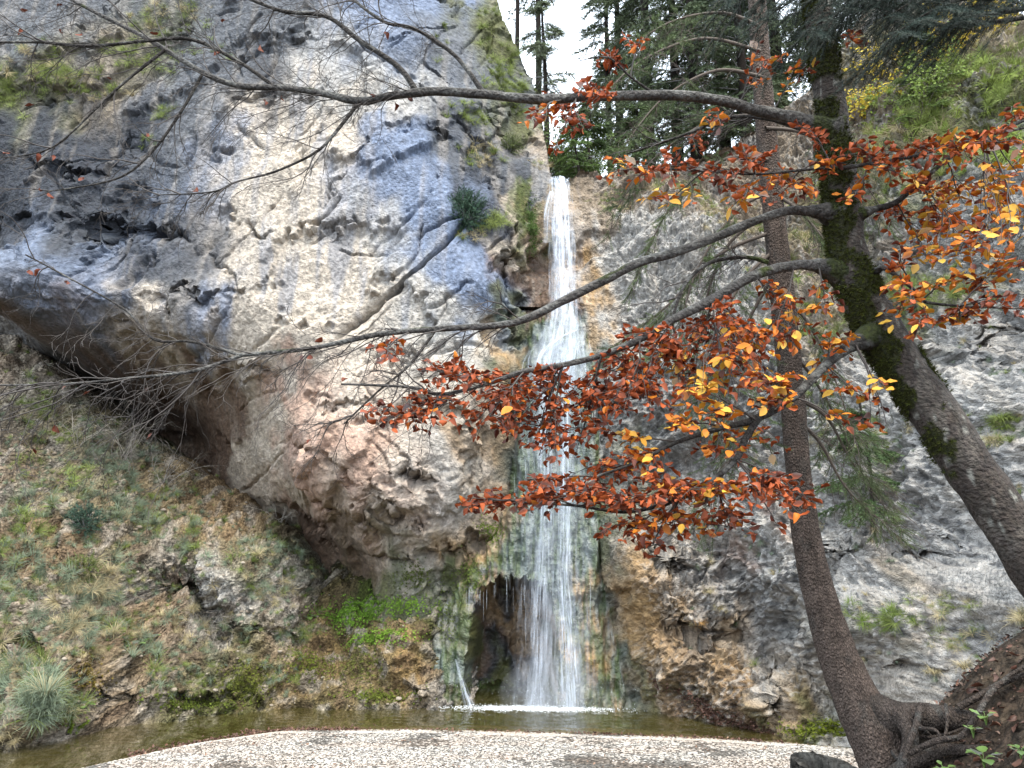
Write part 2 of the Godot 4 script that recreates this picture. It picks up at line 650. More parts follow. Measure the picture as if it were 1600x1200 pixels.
	for j in ap.ny:
		for i in ap.nx:
			var q := j * cf.nx + i + ci
			var x := ap.x0 + i * ap.step
			var y := ap.y0 + j * ap.step
			var dz := ap.z[j * ap.nx + i] + 0.1 * frill.get_noise_2d(x, y)
			if dz >= cf.z[q]: continue
			var pt := Vector2(x + 0.05 * frill.get_noise_2d(x * 2.0, y * 2.0 + 30.0), y + 0.16 * frill.get_noise_2d(x * 3.5, y * 0.4))
			if Geometry2D.is_point_in_polygon(pt, mouth):
				var near := 9.0
				for k in mouth.size() - 1:
					near = minf(near, Geometry2D.get_closest_point_to_segment(pt, mouth[k], mouth[k + 1]).distance_to(pt))
				dz += minf(near * 7.0, 1.6) + 0.25 * frill.get_noise_2d(x * 0.7, y * 0.9)
				tufa_is[q] = 2
			else: tufa_is[q] = 1
			cf.z[q] = dz
	lap("tufa")
	var wob := noise(21, 1.6, 4)
	for l in [
		# [line, width m, depth m, under]
		[[[520, 530], [600, 468], [660, 415], [740, 335]], 0.1, 0.6, false, 0.15],
		[[[0, 335], [90, 328], [170, 350], [290, 352]], 0.6, 0.28, true],
		[[[20, 240], [110, 262], [190, 255]], 0.35, 0.25, true],
		[[[170, 458], [262, 452], [340, 462], [420, 440]], 0.55, 0.24, true],
		[[[150, 500], [280, 540], [450, 575]], 0.3, 0.35, true],
		[[[590, 205], [640, 190], [700, 205], [735, 240]], 0.55, 0.2, true],
		[[[360, 95], [420, 60], [500, 55]], 0.5, 0.14, true],
		[[[350, 165], [420, 140], [520, 150]], 0.5, 0.14, true],
		[[[380, 340], [400, 360], [430, 372]], 0.2, 0.2, true],
		[[[560, 560], [640, 552], [720, 590]], 0.12, 0.12, false],
		[[[480, 640], [560, 625], [640, 650]], 0.25, 0.12, true],
		[[[585, 722], [620, 742], [660, 735], [692, 765]], 0.3, 0.3, true],
		[[[440, 690], [500, 700], [540, 745], [560, 770]], 0.3, 0.2, true],
		[[[470, 775], [560, 815], [640, 800], [700, 770]], 0.45, 0.5, true],
		[[[560, 880], [640, 870], [720, 850], [770, 835]], 0.4, 0.35, true],
		[[[742, 590], [735, 650], [740, 760]], 0.16, 0.25, false],
		[[[806, 330], [800, 400], [795, 500], [805, 560]], 0.14, 0.35, false],
		[[[330, 420], [420, 330], [480, 240], [500, 190]], 0.10, 0.14, false],
		[[[240, 330], [330, 400], [400, 470]], 0.10, 0.16, false],
		[[[590, 210], [540, 260], [500, 330]], 0.10, 0.14, false],
		[[[600, 600], [660, 540], [700, 470], [770, 420]], 0.09, 0.15, false],
		[[[640, 120], [690, 180], [760, 230], [800, 290]], 0.14, 0.2, false],
		[[[470, 600], [540, 640], [620, 690], [640, 760]], 0.09, 0.14, false],
		[[[60, 470], [150, 400], [200, 300]], 0.12, 0.16, false],
		[[[1010, 870], [1090, 885], [1150, 870]], 0.5, 0.35, true],
		[[[1030, 960], [1100, 990], [1170, 975]], 0.4, 0.3, true],
		[[[1290, 875], [1340, 845], [1400, 860]], 0.35, 0.3, true],
		[[[1430, 880], [1500, 860], [1580, 890]], 0.5, 0.4, true],
		[[[1380, 1045], [1440, 1040], [1500, 1050], [1560, 1030]], 0.3, 0.4, true],
		[[[1400, 560], [1480, 545], [1540, 560], [1600, 540]], 0.45, 0.5, true],
		[[[1450, 590], [1530, 520], [1600, 500]], 0.25, 0.3, true],
		[[[1360, 380], [1450, 400], [1560, 370]], 0.35, 0.25, true],
		[[[1215, 1010], [1205, 1070], [1212, 1140]], 0.25, 0.4, false],
		[[[950, 930], [990, 900], [1040, 905]], 0.35, 0.25, true],
		[[[1440, 640], [1520, 660], [1590, 640]], 0.3, 0.25, true],
	]:
		var line := []
		for p in l[0]:
			line.append(meet(cliff, p[0], p[1]))
		cliff.ledge(line, l[1], l[2], l[3], wob, l[4] if l.size() > 4 else 1.0)
	# hairline cracks, mostly along the bedding
	var crack := RandomNumberGenerator.new()
	crack.seed = 77
	for k in 80:
		var px := crack.randf_range(10, 780)
		var py := crack.randf_range(10, 800)
		var dir := (-0.7 if crack.randf() < 0.65 else crack.randf_range(0.2, 1.6)) + crack.randf_range(-0.3, 0.3)
		var line := []
		var n := crack.randi_range(3, 5)
		for i in n:
			line.append(meet(cliff, px, py))
			var l := crack.randf_range(14, 38)
			px += cos(dir) * l
			py += sin(dir) * l
			dir += crack.randf_range(-0.5, 0.5)
		cliff.ledge(line, crack.randf_range(0.06, 0.11), crack.randf_range(0.1, 0.22), crack.randf() < 0.3, wob, 0.2)
	var P := [
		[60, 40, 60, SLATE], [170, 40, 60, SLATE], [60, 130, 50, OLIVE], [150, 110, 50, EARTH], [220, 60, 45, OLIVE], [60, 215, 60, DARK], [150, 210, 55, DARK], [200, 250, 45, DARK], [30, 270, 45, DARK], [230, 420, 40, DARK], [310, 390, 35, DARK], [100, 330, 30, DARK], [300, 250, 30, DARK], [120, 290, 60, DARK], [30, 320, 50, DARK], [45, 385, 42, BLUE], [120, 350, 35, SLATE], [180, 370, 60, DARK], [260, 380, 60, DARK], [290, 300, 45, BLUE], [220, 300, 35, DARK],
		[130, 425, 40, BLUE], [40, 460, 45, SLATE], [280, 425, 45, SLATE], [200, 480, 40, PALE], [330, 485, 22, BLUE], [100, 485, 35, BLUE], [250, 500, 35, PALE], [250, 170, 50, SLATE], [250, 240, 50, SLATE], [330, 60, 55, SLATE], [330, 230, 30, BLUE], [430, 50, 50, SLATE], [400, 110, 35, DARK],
		[420, 190, 50, PALE], [400, 280, 60, PALE], [470, 330, 60, PALE], [370, 350, 45, PALE], [480, 430, 60, PALE], [372, 215, 16, BLUE], [535, 310, 22, BLUE], [520, 200, 40, PALE], [590, 50, 55, BLUE], [520, 80, 45, LIGHT], [600, 130, 40, LIGHT], [630, 240, 42, BLUE], [670, 310, 45, BLUE], [580, 330, 28, LIGHT], [620, 400, 28, LIGHT], [560, 420, 40, PALE],
		[700, 400, 40, BLUE], [745, 440, 35, BLUE], [650, 490, 38, LIGHT], [590, 540, 50, PALE], [700, 540, 40, LIGHT], [762, 560, 18, PALE], [500, 520, 45, PALE], [420, 480, 40, PALE], [700, 215, 34, DARK], [770, 260, 26, DARK], [730, 240, 26, SLATE], [740, 150, 40, SLATE], [690, 80, 45, SLATE], [760, 70, 30, OLIVE], [785, 230, 30, SLATE], [750, 280, 28, DARK], [760, 340, 25, DARK], [800, 340, 14, WARM], [805, 380, 14, PALE], [800, 180, 30, OLIVE], [840, 230, 20, EARTH], [750, 100, 35, SLATE],
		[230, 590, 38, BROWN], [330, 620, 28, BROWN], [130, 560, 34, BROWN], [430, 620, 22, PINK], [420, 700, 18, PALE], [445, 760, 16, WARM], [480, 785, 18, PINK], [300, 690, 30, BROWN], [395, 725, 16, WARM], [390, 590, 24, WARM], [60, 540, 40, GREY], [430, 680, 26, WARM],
		[480, 630, 35, PINK], [560, 600, 40, PALE], [570, 650, 45, PINK], [540, 720, 45, PINK], [600, 760, 45, PINK], [650, 680, 40, PALE], [690, 730, 40, LIGHT], [465, 710, 30, PINK], [520, 790, 30, WARM], [640, 600, 40, PALE], [640, 790, 30, PALE],
		[620, 860, 40, WARM], [540, 860, 35, BROWN], [700, 820, 30, WARM], [725, 870, 25, OCHRE], [590, 920, 35, OLIVE], [660, 900, 35, GREY], [640, 930, 25, MOSS], [745, 800, 20, TAN], [750, 690, 25, TAN], [790, 700, 25, TAN],
		[822, 430, 20, BROWN], [828, 370, 12, MOSS], [838, 330, 14, MOSS], [845, 460, 20, BROWN], [865, 330, 14, TAN], [850, 400, 16, TAN], [905, 400, 16, OCHRE], [940, 470, 16, OCHRE], [935, 530, 14, OCHRE], [815, 500, 15, OLIVE], [795, 560, 14, OCHRE], [810, 600, 16, OLIVE],
		[860, 560, 35, TEAL], [900, 600, 30, TEAL], [860, 700, 45, TEAL], [800, 840, 18, TEAL], [830, 860, 18, WETGREY], [780, 870, 12, MOSS], [750, 900, 12, MOSS], [725, 940, 14, MOSS], [715, 980, 12, OLIVE], [700, 1030, 14, TEAL], [690, 1070, 14, MOSS], [680, 1090, 12, TAN], [712, 1080, 10, WETGREY], [780, 920, 10, DARK], [800, 960, 16, TAN], [820, 985, 14, TAN], [770, 1000, 12, BROWN], [790, 1030, 18, DARK], [780, 1070, 14, OLIVE], [830, 1060, 14, OLIVE], [900, 800, 40, TEAL], [930, 900, 16, WETGREY], [955, 980, 14, WETGREY], [970, 1040, 14, TEAL], [985, 1080, 14, WETGREY], [945, 940, 8, DARK], [950, 1080, 10, MOSS], [850, 930, 12, TEAL], [1000, 1100, 10, TAN],  # apron tones, with dark and brown patches set inside the grotto mouth
		[1010, 420, 45, LIGHT], [990, 540, 40, LIGHT], [1060, 400, 45, LIGHT], [1000, 650, 40, GREY], [955, 730, 25, OLIVE], [1050, 740, 40, GREY], [960, 840, 22, OLIVE], [1050, 880, 40, WARM], [985, 920, 25, OCHRE], [1000, 1000, 28, OCHRE], [1040, 960, 30, TAN], [1110, 960, 40, GREY], [1110, 860, 40, GREY], [1180, 860, 18, PINK], [1150, 1060, 30, OCHRE], [1090, 1080, 28, TAN], [1060, 1050, 24, TAN], [1030, 1090, 20, OLIVE], [1190, 1020, 28, WARM], [1120, 1110, 22, BROWN],
		[1255, 1080, 32, WARM], [1260, 1130, 16, OCHRE], [1300, 1000, 45, GREY], [1330, 870, 45, LIGHT], [1280, 820, 45, LIGHT], [1300, 720, 45, LIGHT], [1430, 820, 45, GREY], [1410, 750, 35, GREY], [1350, 950, 45, GREY], [1500, 660, 50, LIGHT], [1560, 510, 45, GREY], [1560, 380, 45, GREY], [1460, 330, 45, GREY], [1560, 600, 40, LIGHT], [1390, 970, 30, OLIVE], [1500, 990, 35, LIGHT], [1560, 880, 45, LIGHT], [1400, 1060, 45, WARM], [1440, 950, 22, OCHRE], [1350, 1080, 40, LIGHT], [1250, 1150, 18, MOSS], [1310, 1140, 18, MOSS], [1470, 900, 40, GREY],
		[1500, 130, 50, OLIVE], [1400, 180, 45, EARTH], [1560, 80, 40, EARTH], [1350, 300, 45, OLIVE], [1250, 320, 40, EARTH], [1150, 300, 40, EARTH], [1430, 240, 40, OLIVE], [1560, 230, 40, OLIVE], [1280, 450, 45, EARTH], [1150, 480, 40, LIGHT], [1200, 640, 45, GREY], [1430, 470, 35, OLIVE], [1480, 260, 30, GREY], [930, 330, 22, EARTH], [960, 300, 25, EARTH], [1750, 600, 80, GREY], [-150, 300, 80, DARK],
	]
	lay_tones(cliff, P, 0.9, 31)
	lap("stains")
	# relief
	var f := cliff
	f.broad(6)
	f.points()
	var big := noise(1, 0.28, 3)
	var crag := noise(2, 0.55, 5, FastNoiseLite.TYPE_SIMPLEX_SMOOTH, FastNoiseLite.FRACTAL_RIDGED)
	crag.domain_warp_enabled = true
	crag.domain_warp_amplitude = 0.8
	crag.domain_warp_frequency = 0.6
	crag.domain_warp_fractal_type = FastNoiseLite.DOMAIN_WARP_FRACTAL_NONE
	var chip := noise(3, 1.25, 2, FastNoiseLite.TYPE_CELLULAR)
	chip.cellular_return_type = FastNoiseLite.RETURN_DISTANCE
	chip.domain_warp_enabled = true
	chip.domain_warp_amplitude = 0.6
	chip.domain_warp_frequency = 0.8
	var fine := noise(4, 2.6, 5)
	var pit := noise(10, 4.2, 3, FastNoiseLite.TYPE_SIMPLEX_SMOOTH, FastNoiseLite.FRACTAL_RIDGED)
	var slab := noise(23, 0.2, 2)
	var plate := noise(9, 0.42, 4)
	var streak := noise(5, 1.0, 3)
	var blot := noise(6, 0.55, 5)
	var speck := noise(7, 7.5, 3)
	var vein := noise(8, 0.8, 4, FastNoiseLite.TYPE_SIMPLEX_SMOOTH, FastNoiseLite.FRACTAL_RIDGED)
	var ca := cos(0.62)
	var sa := sin(0.62)
	for j in f.ny:
		for i in f.nx:
			var q := j * f.nx + i
			var x := f.x0 + i * f.step
			var y := f.y0 + j * f.step
			var zz := f.z[q]
			var a := x * ca + y * sa
			var b := -x * sa + y * ca
			# the left wall is smoother and bedded, the right one broken; the tufa is draped
			var right := smoothstep(1.5, 3.5, x)
			var b1 := big.get_noise_3d(x, y, zz * 0.6)
			var b2 := crag.get_noise_3d(a * 0.75, b * 1.2, zz)
			var b3 := chip.get_noise_3d(a * 0.8, b * 1.2, zz)
			var b4 := fine.get_noise_3d(x, y, zz)
			var pl := plate.get_noise_3d(a * 0.7, b * 1.6, zz * 1.2) * 7.0
			var fl := floorf(pl)
			var ter := fl + smoothstep(0.62, 1.0, pl - fl)
			var sl := slab.get_noise_3d(a * 0.9 + b4 * 0.5, b * 1.3 + b4 * 0.35, zz * 0.5) * 2.1 + b2 * 0.22
			var sf := floorf(sl)
			var step := sf + smoothstep(0.86, 1.0, sl - sf)
			var calm := smoothstep(-0.25, 0.35, plate.get_noise_2d(x * 0.8 + 70.0, y * 0.8))
			var rough := lerpf(lerpf(0.5, 0.78, calm), 1.2, right)
			var tufa := 1.0 if tufa_is[q] == 1 else (0.6 if tufa_is[q] == 2 else 0.0)
			rough *= lerpf(1.0, 0.22, tufa)
			var disp := rough * (b1 * 0.42 + (b2 - 0.2) * lerpf(0.10, 0.34, right) + b3 * lerpf(0.05, 0.17, right) + b4 * lerpf(0.07, 0.13, right) + lerpf(step * 0.26, ter * 0.06, right) + pit.get_noise_3d(x, y * 1.25, zz) * lerpf(0.02, 0.12, right))
			if tufa > 0.01:
				# hanging curtains of tufa
				disp += tufa * (0.13 * crag.get_noise_2d(x * 3.6, y * 0.30) + 0.09 * fine.get_noise_2d(x * 2.6, y * 0.45) + 0.05 * fine.get_noise_2d(x * 1.2, y * 1.2))
			disp *= lerpf(0.25, 1.0, smoothstep(0.15, 0.6, f.nor[q].z))
			f.pos[q] += f.nor[q] * disp
			var c := f.col[q]
			var bl := blot.get_noise_3d(x * 1.3, y, zz)
			var st := streak.get_noise_2d(x * 1.9, y * 0.16)
			# water stains running down the pale wall
			var wash := clampf(st * 3.2 - 0.35 + bl * 0.9, 0.0, 1.0) * (1.0 - right) * clampf(c.r * 3.0 - 0.6, 0.0, 1.0) * smoothstep(7.6, 8.6, y + b1 * 2.0)
			c = c.lerp(Color(0.20, 0.245, 0.33), wash * 0.5)
			var lime := clampf(-st * 3.0 - 0.5 + bl * 0.8, 0.0, 1.0) * (1.0 - tufa)
			c = c.lerp(PALE, lime * lerpf(0.22, 0.45, right))
			var black := clampf(bl * 4.0 - 0.9, 0.0, 1.0)
			c = c.lerp(DARK, black * lerpf(0.2, 0.36, right) * (1.0 - tufa * 0.6))
			var v := vein.get_noise_2d(a * 0.7, b * 1.4)
			c = c.lerp(DARK, clampf(v * 3.0 - 2.1, 0.0, 1.0) * 0.5)
			var sk := speck.get_noise_3d(x, y, zz)
			c = c * (1.0 + 0.45 * sk)
			if tufa > 0.9:
				# algae and lime in hanging streaks
				var hang := fine.get_noise_2d(x * 3.2, y * 0.3)
				c = c.lerp(Color(0.065, 0.105, 0.03), clampf(hang * 3.0 + 0.1, 0.0, 0.75))
				c = c.lerp(Color(0.30, 0.34, 0.34), clampf(-hang * 3.0 - 0.6, 0.0, 0.35))
			if sk + bl * 0.6 > 0.30: c = c.lerp(Color(0.58, 0.56, 0.53), 0.5 * right)
			elif sk - bl * 0.5 < -0.34: c = c.lerp(DARK, 0.5 * right)
			c.a = 1.0
			f.col[q] = c
	lap("relief")
	# the brow: above it the ground runs back
	rim_line = []
	for p in [[752, -260, 19.5], [772, -60, 19.3], [785, 20, 19.3], [808, 66, 19.2], [830, 115, 19.0], [848, 180, 18.8], [860, 262, 18.4], [866, 284, 18.35], [884, 284, 18.35], [905, 268, 18.8], [960, 262, 19.2], [1050, 250, 19.4], [1150, 215, 19.2], [1250, 150, 18.8], [1330, 70, 18.8], [1380, 0, 19], [1420, -100, 19], [1440, -200, 19]]:
		var w := at(p[0], p[1], p[2])
		rim_line.append([w.x, w.y])
	for j in f.ny:
		for i in f.nx:
			var q := j * f.nx + i
			var p := f.pos[q]
			var rim := along(rim_line, p.x) if p.x > rim_line[0][0] and p.x < rim_line[-1][0] else 99.0
			rim += 0.25 * fine.get_noise_2d(p.x * 0.4, 3.0)
			var over := p.y - rim
			if over > 0.0:
				var ref := f.z[q]
				f.pos[q] = Vector3(p.x, rim + 0.2 * over + 0.12 * fine.get_noise_2d(p.x, p.y), -(ref + over * 3.2))
				f.col[q] = f.col[q].lerp(EARTH, clampf(over * 2.0, 0, 1))
	f.normals()
	# three bodies: left wall, tufa apron with the chute, right wall
	var l0 := PackedInt32Array()
	var l1 := PackedInt32Array()
	var l2 := PackedInt32Array()
	var l3 := PackedInt32Array()
	var lb := [[-1, -2.05], [0.6, -1.9], [2.0, -1.55], [4.0, -0.9], [5.2, -0.35], [7.5, 0.0], [9.0, 0.05], [12.5, 0.65], [20, 0.65]]
	var rb := [[-1, 3.1], [1.2, 2.7], [3.0, 2.2], [5.5, 1.95], [9.5, 1.95], [12.5, 1.65], [20, 1.65]]
	for j in f.ny:
		var y := f.y0 + j * f.step
		var sway := fine.get_noise_2d(y, 7.0) * 0.25
		var a := int((along(lb, y) + sway - f.x0) / f.step)
		var b := int((along(rb, y) + sway - f.x0) / f.step)
		var first := -1
		var last := -1
		for i in range(ci, ci + ap.nx):
			if j < ap.ny and tufa_is[j * f.nx + i]:
				if first < 0: first = i
				last = i
		if first >= 0 and last - first > 8:
			a = first
			b = last
		l0.append(0)
		l1.append(a)
		l2.append(b)
		l3.append(f.nx - 1)
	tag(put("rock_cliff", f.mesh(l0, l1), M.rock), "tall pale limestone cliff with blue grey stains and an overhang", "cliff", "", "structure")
	tag(put("tufa_apron", f.mesh(l1, l2), M.wet), "wet green tufa apron and chute behind the waterfall", "rock", "", "structure")
	tag(put("rock_cliff", f.mesh(l2, l3), M.broken), "broken grey limestone cliff behind the two leaning tree trunks", "cliff", "", "structure")
func earth_slope() -> void:
	var list := [
		[-350, 1250, 11.0], [-350, 1000, 12.5], [-350, 700, 15], [-350, 450, 18.5], [-200, 1190, 12.2],
		[0, 1168, 13.2], [130, 1145, 14.2], [60, 1130, 13.3], [100, 1060, 13.8], [160, 1100, 14.6], [220, 1125, 15.0], [330, 1112, 15.7], [430, 1105, 16.3], [400, 1060, 16.3], [0, 1240, 12.6], [220, 1200, 14.6], [430, 1170, 16],
		[0, 1040, 13.9], [0, 960, 14.6], [60, 900, 15.0], [0, 850, 15.4], [0, 760, 16.2], [0, 660, 17.3], [0, 565, 18.6], [-100, 520, 18.8],
		[100, 800, 16.2], [100, 650, 18.0], [60, 600, 18.4], [200, 730, 18.3], [160, 850, 16.2], [150, 960, 15.2], [200, 1040, 15.2], [270, 1040, 15.8], [300, 780, 18.7], [260, 860, 16.9], [380, 810, 18.6], [440, 840, 18.3], [480, 900, 17.9], [330, 890, 16.7], [400, 950, 16.7], [300, 960, 16.9], [270, 920, 17.1], [450, 980, 17.0], [360, 1000, 16.6], [480, 1010, 17.2],
		[520, 940, 18.0], [500, 1060, 16.8], [520, 1105, 16.5], [570, 1000, 17.2], [600, 1050, 16.7], [650, 1090, 16.55], [660, 1030, 16.9], [560, 940, 18.0], [620, 960, 17.6], [690, 930, 17.7], [700, 1000, 17.5], [720, 1100, 17.2], [560, 1170, 16.2], [680, 1180, 16.3],
		[0, 490, 19.6], [100, 500, 21.5], [220, 580, 21.5], [330, 660, 21.6], [430, 720, 21.5], [520, 830, 21], [560, 890, 20], [640, 910, 19.5], [750, 900, 20], [780, 1050, 20], [0, 400, 22], [200, 430, 24], [500, 700, 24], [800, 700, 24], [-350, 300, 22],
	]
	var sp := Spline.new()
	sp.solve(pts3(list))
	var f := slope
	f.lay(-14.0, -0.5, -0.9, 8.6, 0.04)
	f.fill(sp, 0.15)
	var wob := noise(66, 1.9, 4)
	for l in [
		[[[225, 915], [280, 905], [320, 925], [350, 955]], 0.45, 0.7, true],
		[[[320, 985], [400, 975], [470, 1000]], 0.3, 0.3, true],
		[[[0, 1010], [50, 1000], [100, 1030]], 0.35, 0.4, true],
		[[[130, 1050], [180, 1090], [195, 1120]], 0.3, 0.35, true],
		[[[10, 620], [60, 700], [90, 780], [70, 900]], 0.25, 0.3, false],
		[[[110, 640], [150, 740], [230, 800]], 0.2, 0.25, false],
		[[[640, 1060], [655, 1090], [670, 1100]], 0.25, 0.35, true],
		[[[200, 1120], [300, 1095], [420, 1098]], 0.25, 0.25, true],
		[[[440, 850], [490, 890], [495, 935]], 0.2, 0.3, true],
	]:
		var line := []
		for p in l[0]:
			line.append(meet(f, p[0], p[1]))
		f.ledge(line, l[1], l[2], l[3], wob)
	var SAND := Color(0.46, 0.31, 0.17)
	var GRASSY := Color(0.25, 0.235, 0.15)
	lay_tones(f, [
		[30, 620, 45, WARM], [60, 700, 40, EARTH], [20, 780, 45, EARTH], [60, 850, 35, TAN], [70, 830, 18, SAND], [110, 640, 35, OLIVE], [150, 740, 40, GRASSY], [120, 830, 35, BROWN], [200, 800, 40, GRASSY], [280, 760, 32, SAND], [340, 790, 34, SAND], [390, 820, 26, SAND], [310, 830, 18, SAND], [400, 850, 35, GRASSY], [300, 850, 30, GRASSY], [450, 870, 25, GRASSY],
		[250, 890, 30, GREY], [330, 920, 32, LIGHT], [390, 950, 32, LIGHT], [440, 970, 28, WARM], [270, 940, 15, BROWN], [200, 900, 35, EARTH], [180, 960, 40, EARTH], [150, 1000, 25, SAND], [60, 960, 40, WARM], [30, 1030, 35, BROWN], [30, 1100, 40, GRASSY], [120, 1060, 35, TAN], [150, 1110, 25, BROWN], [230, 1050, 35, EARTH], [300, 1030, 35, EARTH], [340, 1060, 30, OLIVE], [400, 1080, 28, OLIVE], [260, 1100, 28, OLIVE], [190, 1130, 25, WARM],
		[380, 1020, 30, OLIVE], [440, 1030, 22, SAND], [500, 965, 22, SAND], [510, 1010, 22, OCHRE], [640, 985, 16, SAND], [470, 1020, 16, SAND], [480, 1060, 30, TAN], [560, 1060, 35, TAN], [540, 950, 28, MOSS], [580, 950, 28, MOSS], [600, 985, 16, SAND], [640, 950, 18, MOSS], [560, 1010, 25, OLIVE], [480, 1030, 16, OLIVE], [640, 1060, 18, OCHRE], [600, 1090, 30, OLIVE], [500, 1090, 25, OLIVE], [680, 1000, 20, OLIVE], [670, 1080, 20, GREY],
	], 0.5, 51)
	var big := noise(61, 0.5, 3)
	var lump := noise(62, 1.4, 5, FastNoiseLite.TYPE_SIMPLEX_SMOOTH, FastNoiseLite.FRACTAL_RIDGED)
	var fine := noise(63, 4.5, 4)
	var blot := noise(64, 1.6, 5)
	var speck := noise(65, 7.0, 3)
	f.broad(5)
	f.points()
	for j in f.ny:
		for i in f.nx:
			var q := j * f.nx + i
			var x := f.x0 + i * f.step
			var y := f.y0 + j * f.step
			var zz := f.z[q]
			var l := lump.get_noise_3d(x, y, zz)
			var fi := fine.get_noise_3d(x, y, zz)
			f.pos[q] += f.nor[q] * (big.get_noise_3d(x, y, zz) * 0.34 + (l - 0.2) * 0.26 + fi * 0.14 + 0.12 * lump.get_noise_2d((x + y * 0.6) * 0.9, (y - x * 0.6) * 0.25))
			var c := f.col[q]
			var b := blot.get_noise_2d(x, y)
			if b > 0.16: c = c.lerp(BROWN, minf(0.5, (b - 0.16) * 3.0))
			elif b < -0.1: c = c.lerp(Color(0.48, 0.43, 0.37), minf(0.6, (-0.1 - b) * 3.0))
			c = c * (1.32 + 0.4 * speck.get_noise_2d(x, y) + 0.2 * fi)
			c.a = 1.0
			f.col[q] = c
	# the brow of the slope, behind which it drops into the hollow
	var brow := []
	for p in [[-350, 400, 19.0], [0, 512, 18.6], [90, 596, 18.3], [190, 672, 18.3], [300, 738, 18.6], [390, 788, 18.5], [445, 824, 18.3], [492, 890, 17.9], [504, 935, 17.9]]:
		var w := at(p[0], p[1], p[2])
		brow.append([w.x, w.y])
	for j in f.ny:
		for i in f.nx:
			var q := j * f.nx + i
			var p := f.pos[q]
			if p.x > brow[-1][0]: continue
			var top := along(brow, p.x) + 0.3 * fine.get_noise_2d(p.x * 0.5, 9.0)
			var over := p.y - top
			if over > 0.0:
				var back := minf(over, 1.2)
				f.pos[q] = Vector3(p.x, top - 0.25 * back, -(f.z[q] if over < 0.2 else -p.z) - back * 1.5)
	f.normals()
	var lo := PackedInt32Array()
	var hi := PackedInt32Array()
	lo.resize(f.ny)
	hi.resize(f.ny)
	hi.fill(f.nx - 1)
	tag(put("earth_slope", f.mesh(lo, hi), M.soil), "steep earth slope with grass and rocks below the overhang", "slope", "", "structure")

var shore := []
func bar_height(x: float, z: float) -> float:
	var s := z - along(shore, x)
	return clampf(s * 0.16, -0.7, 0.16 + 0.012 * maxf(s, 0.0))

func ground_and_water() -> void:
	for p in [[-500, 1330], [130, 1203], [240, 1178], [330, 1158], [450, 1141], [650, 1140], [900, 1146], [1100, 1153], [1230, 1161], [1330, 1170], [1700, 1180]]:
		var w := level(p[0], p[1], 0.0)
		shore.append([w.x, w.z])
	var rip := noise(71, 0.9, 4)
	var und := noise(72, 0.5, 3)
	# stream bed and gravel bar: one sheet
	var mb := MB.new()
	var st := 0.07
	var nx := int(24.0 / st)
	var nz := int(13.0 / st)
	var speck := noise(73, 6.0, 3)
	var band := noise(74, 0.8, 4)
	for k in nz + 1:
		for i in nx + 1:
			var x := -13.0 + i * st
			var z := -19.0 + k * st
			var y := bar_height(x, z) + 0.02 * und.get_noise_2d(x, z) + 0.012 * speck.get_noise_2d(x, z)
			var c := Color(0.34, 0.315, 0.285)
			if y < 0.03:
				c = Color(0.29, 0.245, 0.10).lerp(Color(0.38, 0.29, 0.15), clampf(band.get_noise_2d(x * 2.0, z * 2.0) + 0.4 , 0.0, 1.0))
			elif y < 0.075 + 0.03 * band.get_noise_2d(x * 1.5, z * 1.5): c = Color(0.22, 0.185, 0.15)
			elif band.get_noise_2d(x * 0.5, z * 1.6) > 0.1: c = Color(0.31, 0.265, 0.225)
			c = c * (1.0 + 0.4 * speck.get_noise_2d(x * 1.7, z * 1.7))
			c.a = 1.0
			mb.vert(Vector3(x, y, z), Vector3.UP, c)
	for k in nz:
		for i in nx:
			var a := k * (nx + 1) + i
			var b := a + nx + 1
			mb.idx.append_array([a, a + 1, b + 1, a, b + 1, b])
	mb.smooth()
	tag(put("gravel_bar", mb.mesh(), M.soil), "pale gravel bar and brown stream bed at the foot of the cliffs", "ground", "", "structure")
	# the wide valley floor under everything
	var fl := MB.new()
	for p in [Vector3(-260, -0.75, -260), Vector3(260, -0.75, -260), Vector3(260, -0.75, 260), Vector3(-260, -0.75, 260)]:
		fl.vert(p, Vector3.UP, Color(0.12, 0.10, 0.07))
	fl.idx = PackedInt32Array([0, 1, 2, 0, 2, 3])
	tag(put("valley_floor", fl.mesh(), M.soil), "brown valley floor around the gorge", "ground", "", "structure")
	# water
	var wm := StandardMaterial3D.new()
	wm.resource_name = "pool water"
	wm.transparency = BaseMaterial3D.TRANSPARENCY_ALPHA
	wm.albedo_color = Color(0.30, 0.28, 0.13, 0.35)
	wm.roughness = 0.04
	wm.vertex_color_use_as_albedo = false
	var wt := MB.new()
	var wst := 0.05
	var wnx := int(15.5 / wst)
	var wnz := int(7.2 / wst)
	var foot := at(866, 1107, 16.6)
	for k in wnz + 1:
		for i in wnx + 1:
			var x := -9.5 + i * wst
			var z := -18.6 + k * wst
			var r := Vector2(x - foot.x, z - foot.z).length()
			var amp := 0.010 + 0.02 / (1.0 + r * r * 0.5)
			var y := amp * (rip.get_noise_2d(x * 2.4, z * 4.0) + 0.6 * rip.get_noise_2d(x * 7.0 + 40.0, z * 9.0)) + 0.35 * amp * sin(r * 16.0 + 2.0 * rip.get_noise_2d(x, z)) / (1.0 + r * 0.8)
			wt.vert(Vector3(x, y, z), Vector3.UP)
	for k in wnz:
		for i in wnx:
			var a := k * (wnx + 1) + i
			var b := a + wnx + 1
			wt.idx.append_array([a, a + 1, b + 1, a, b + 1, b])
	wt.smooth()
	tag(put("pool_water", wt.mesh(), wm), "shallow olive brown pool and stream below the waterfall", "water", "", "structure")

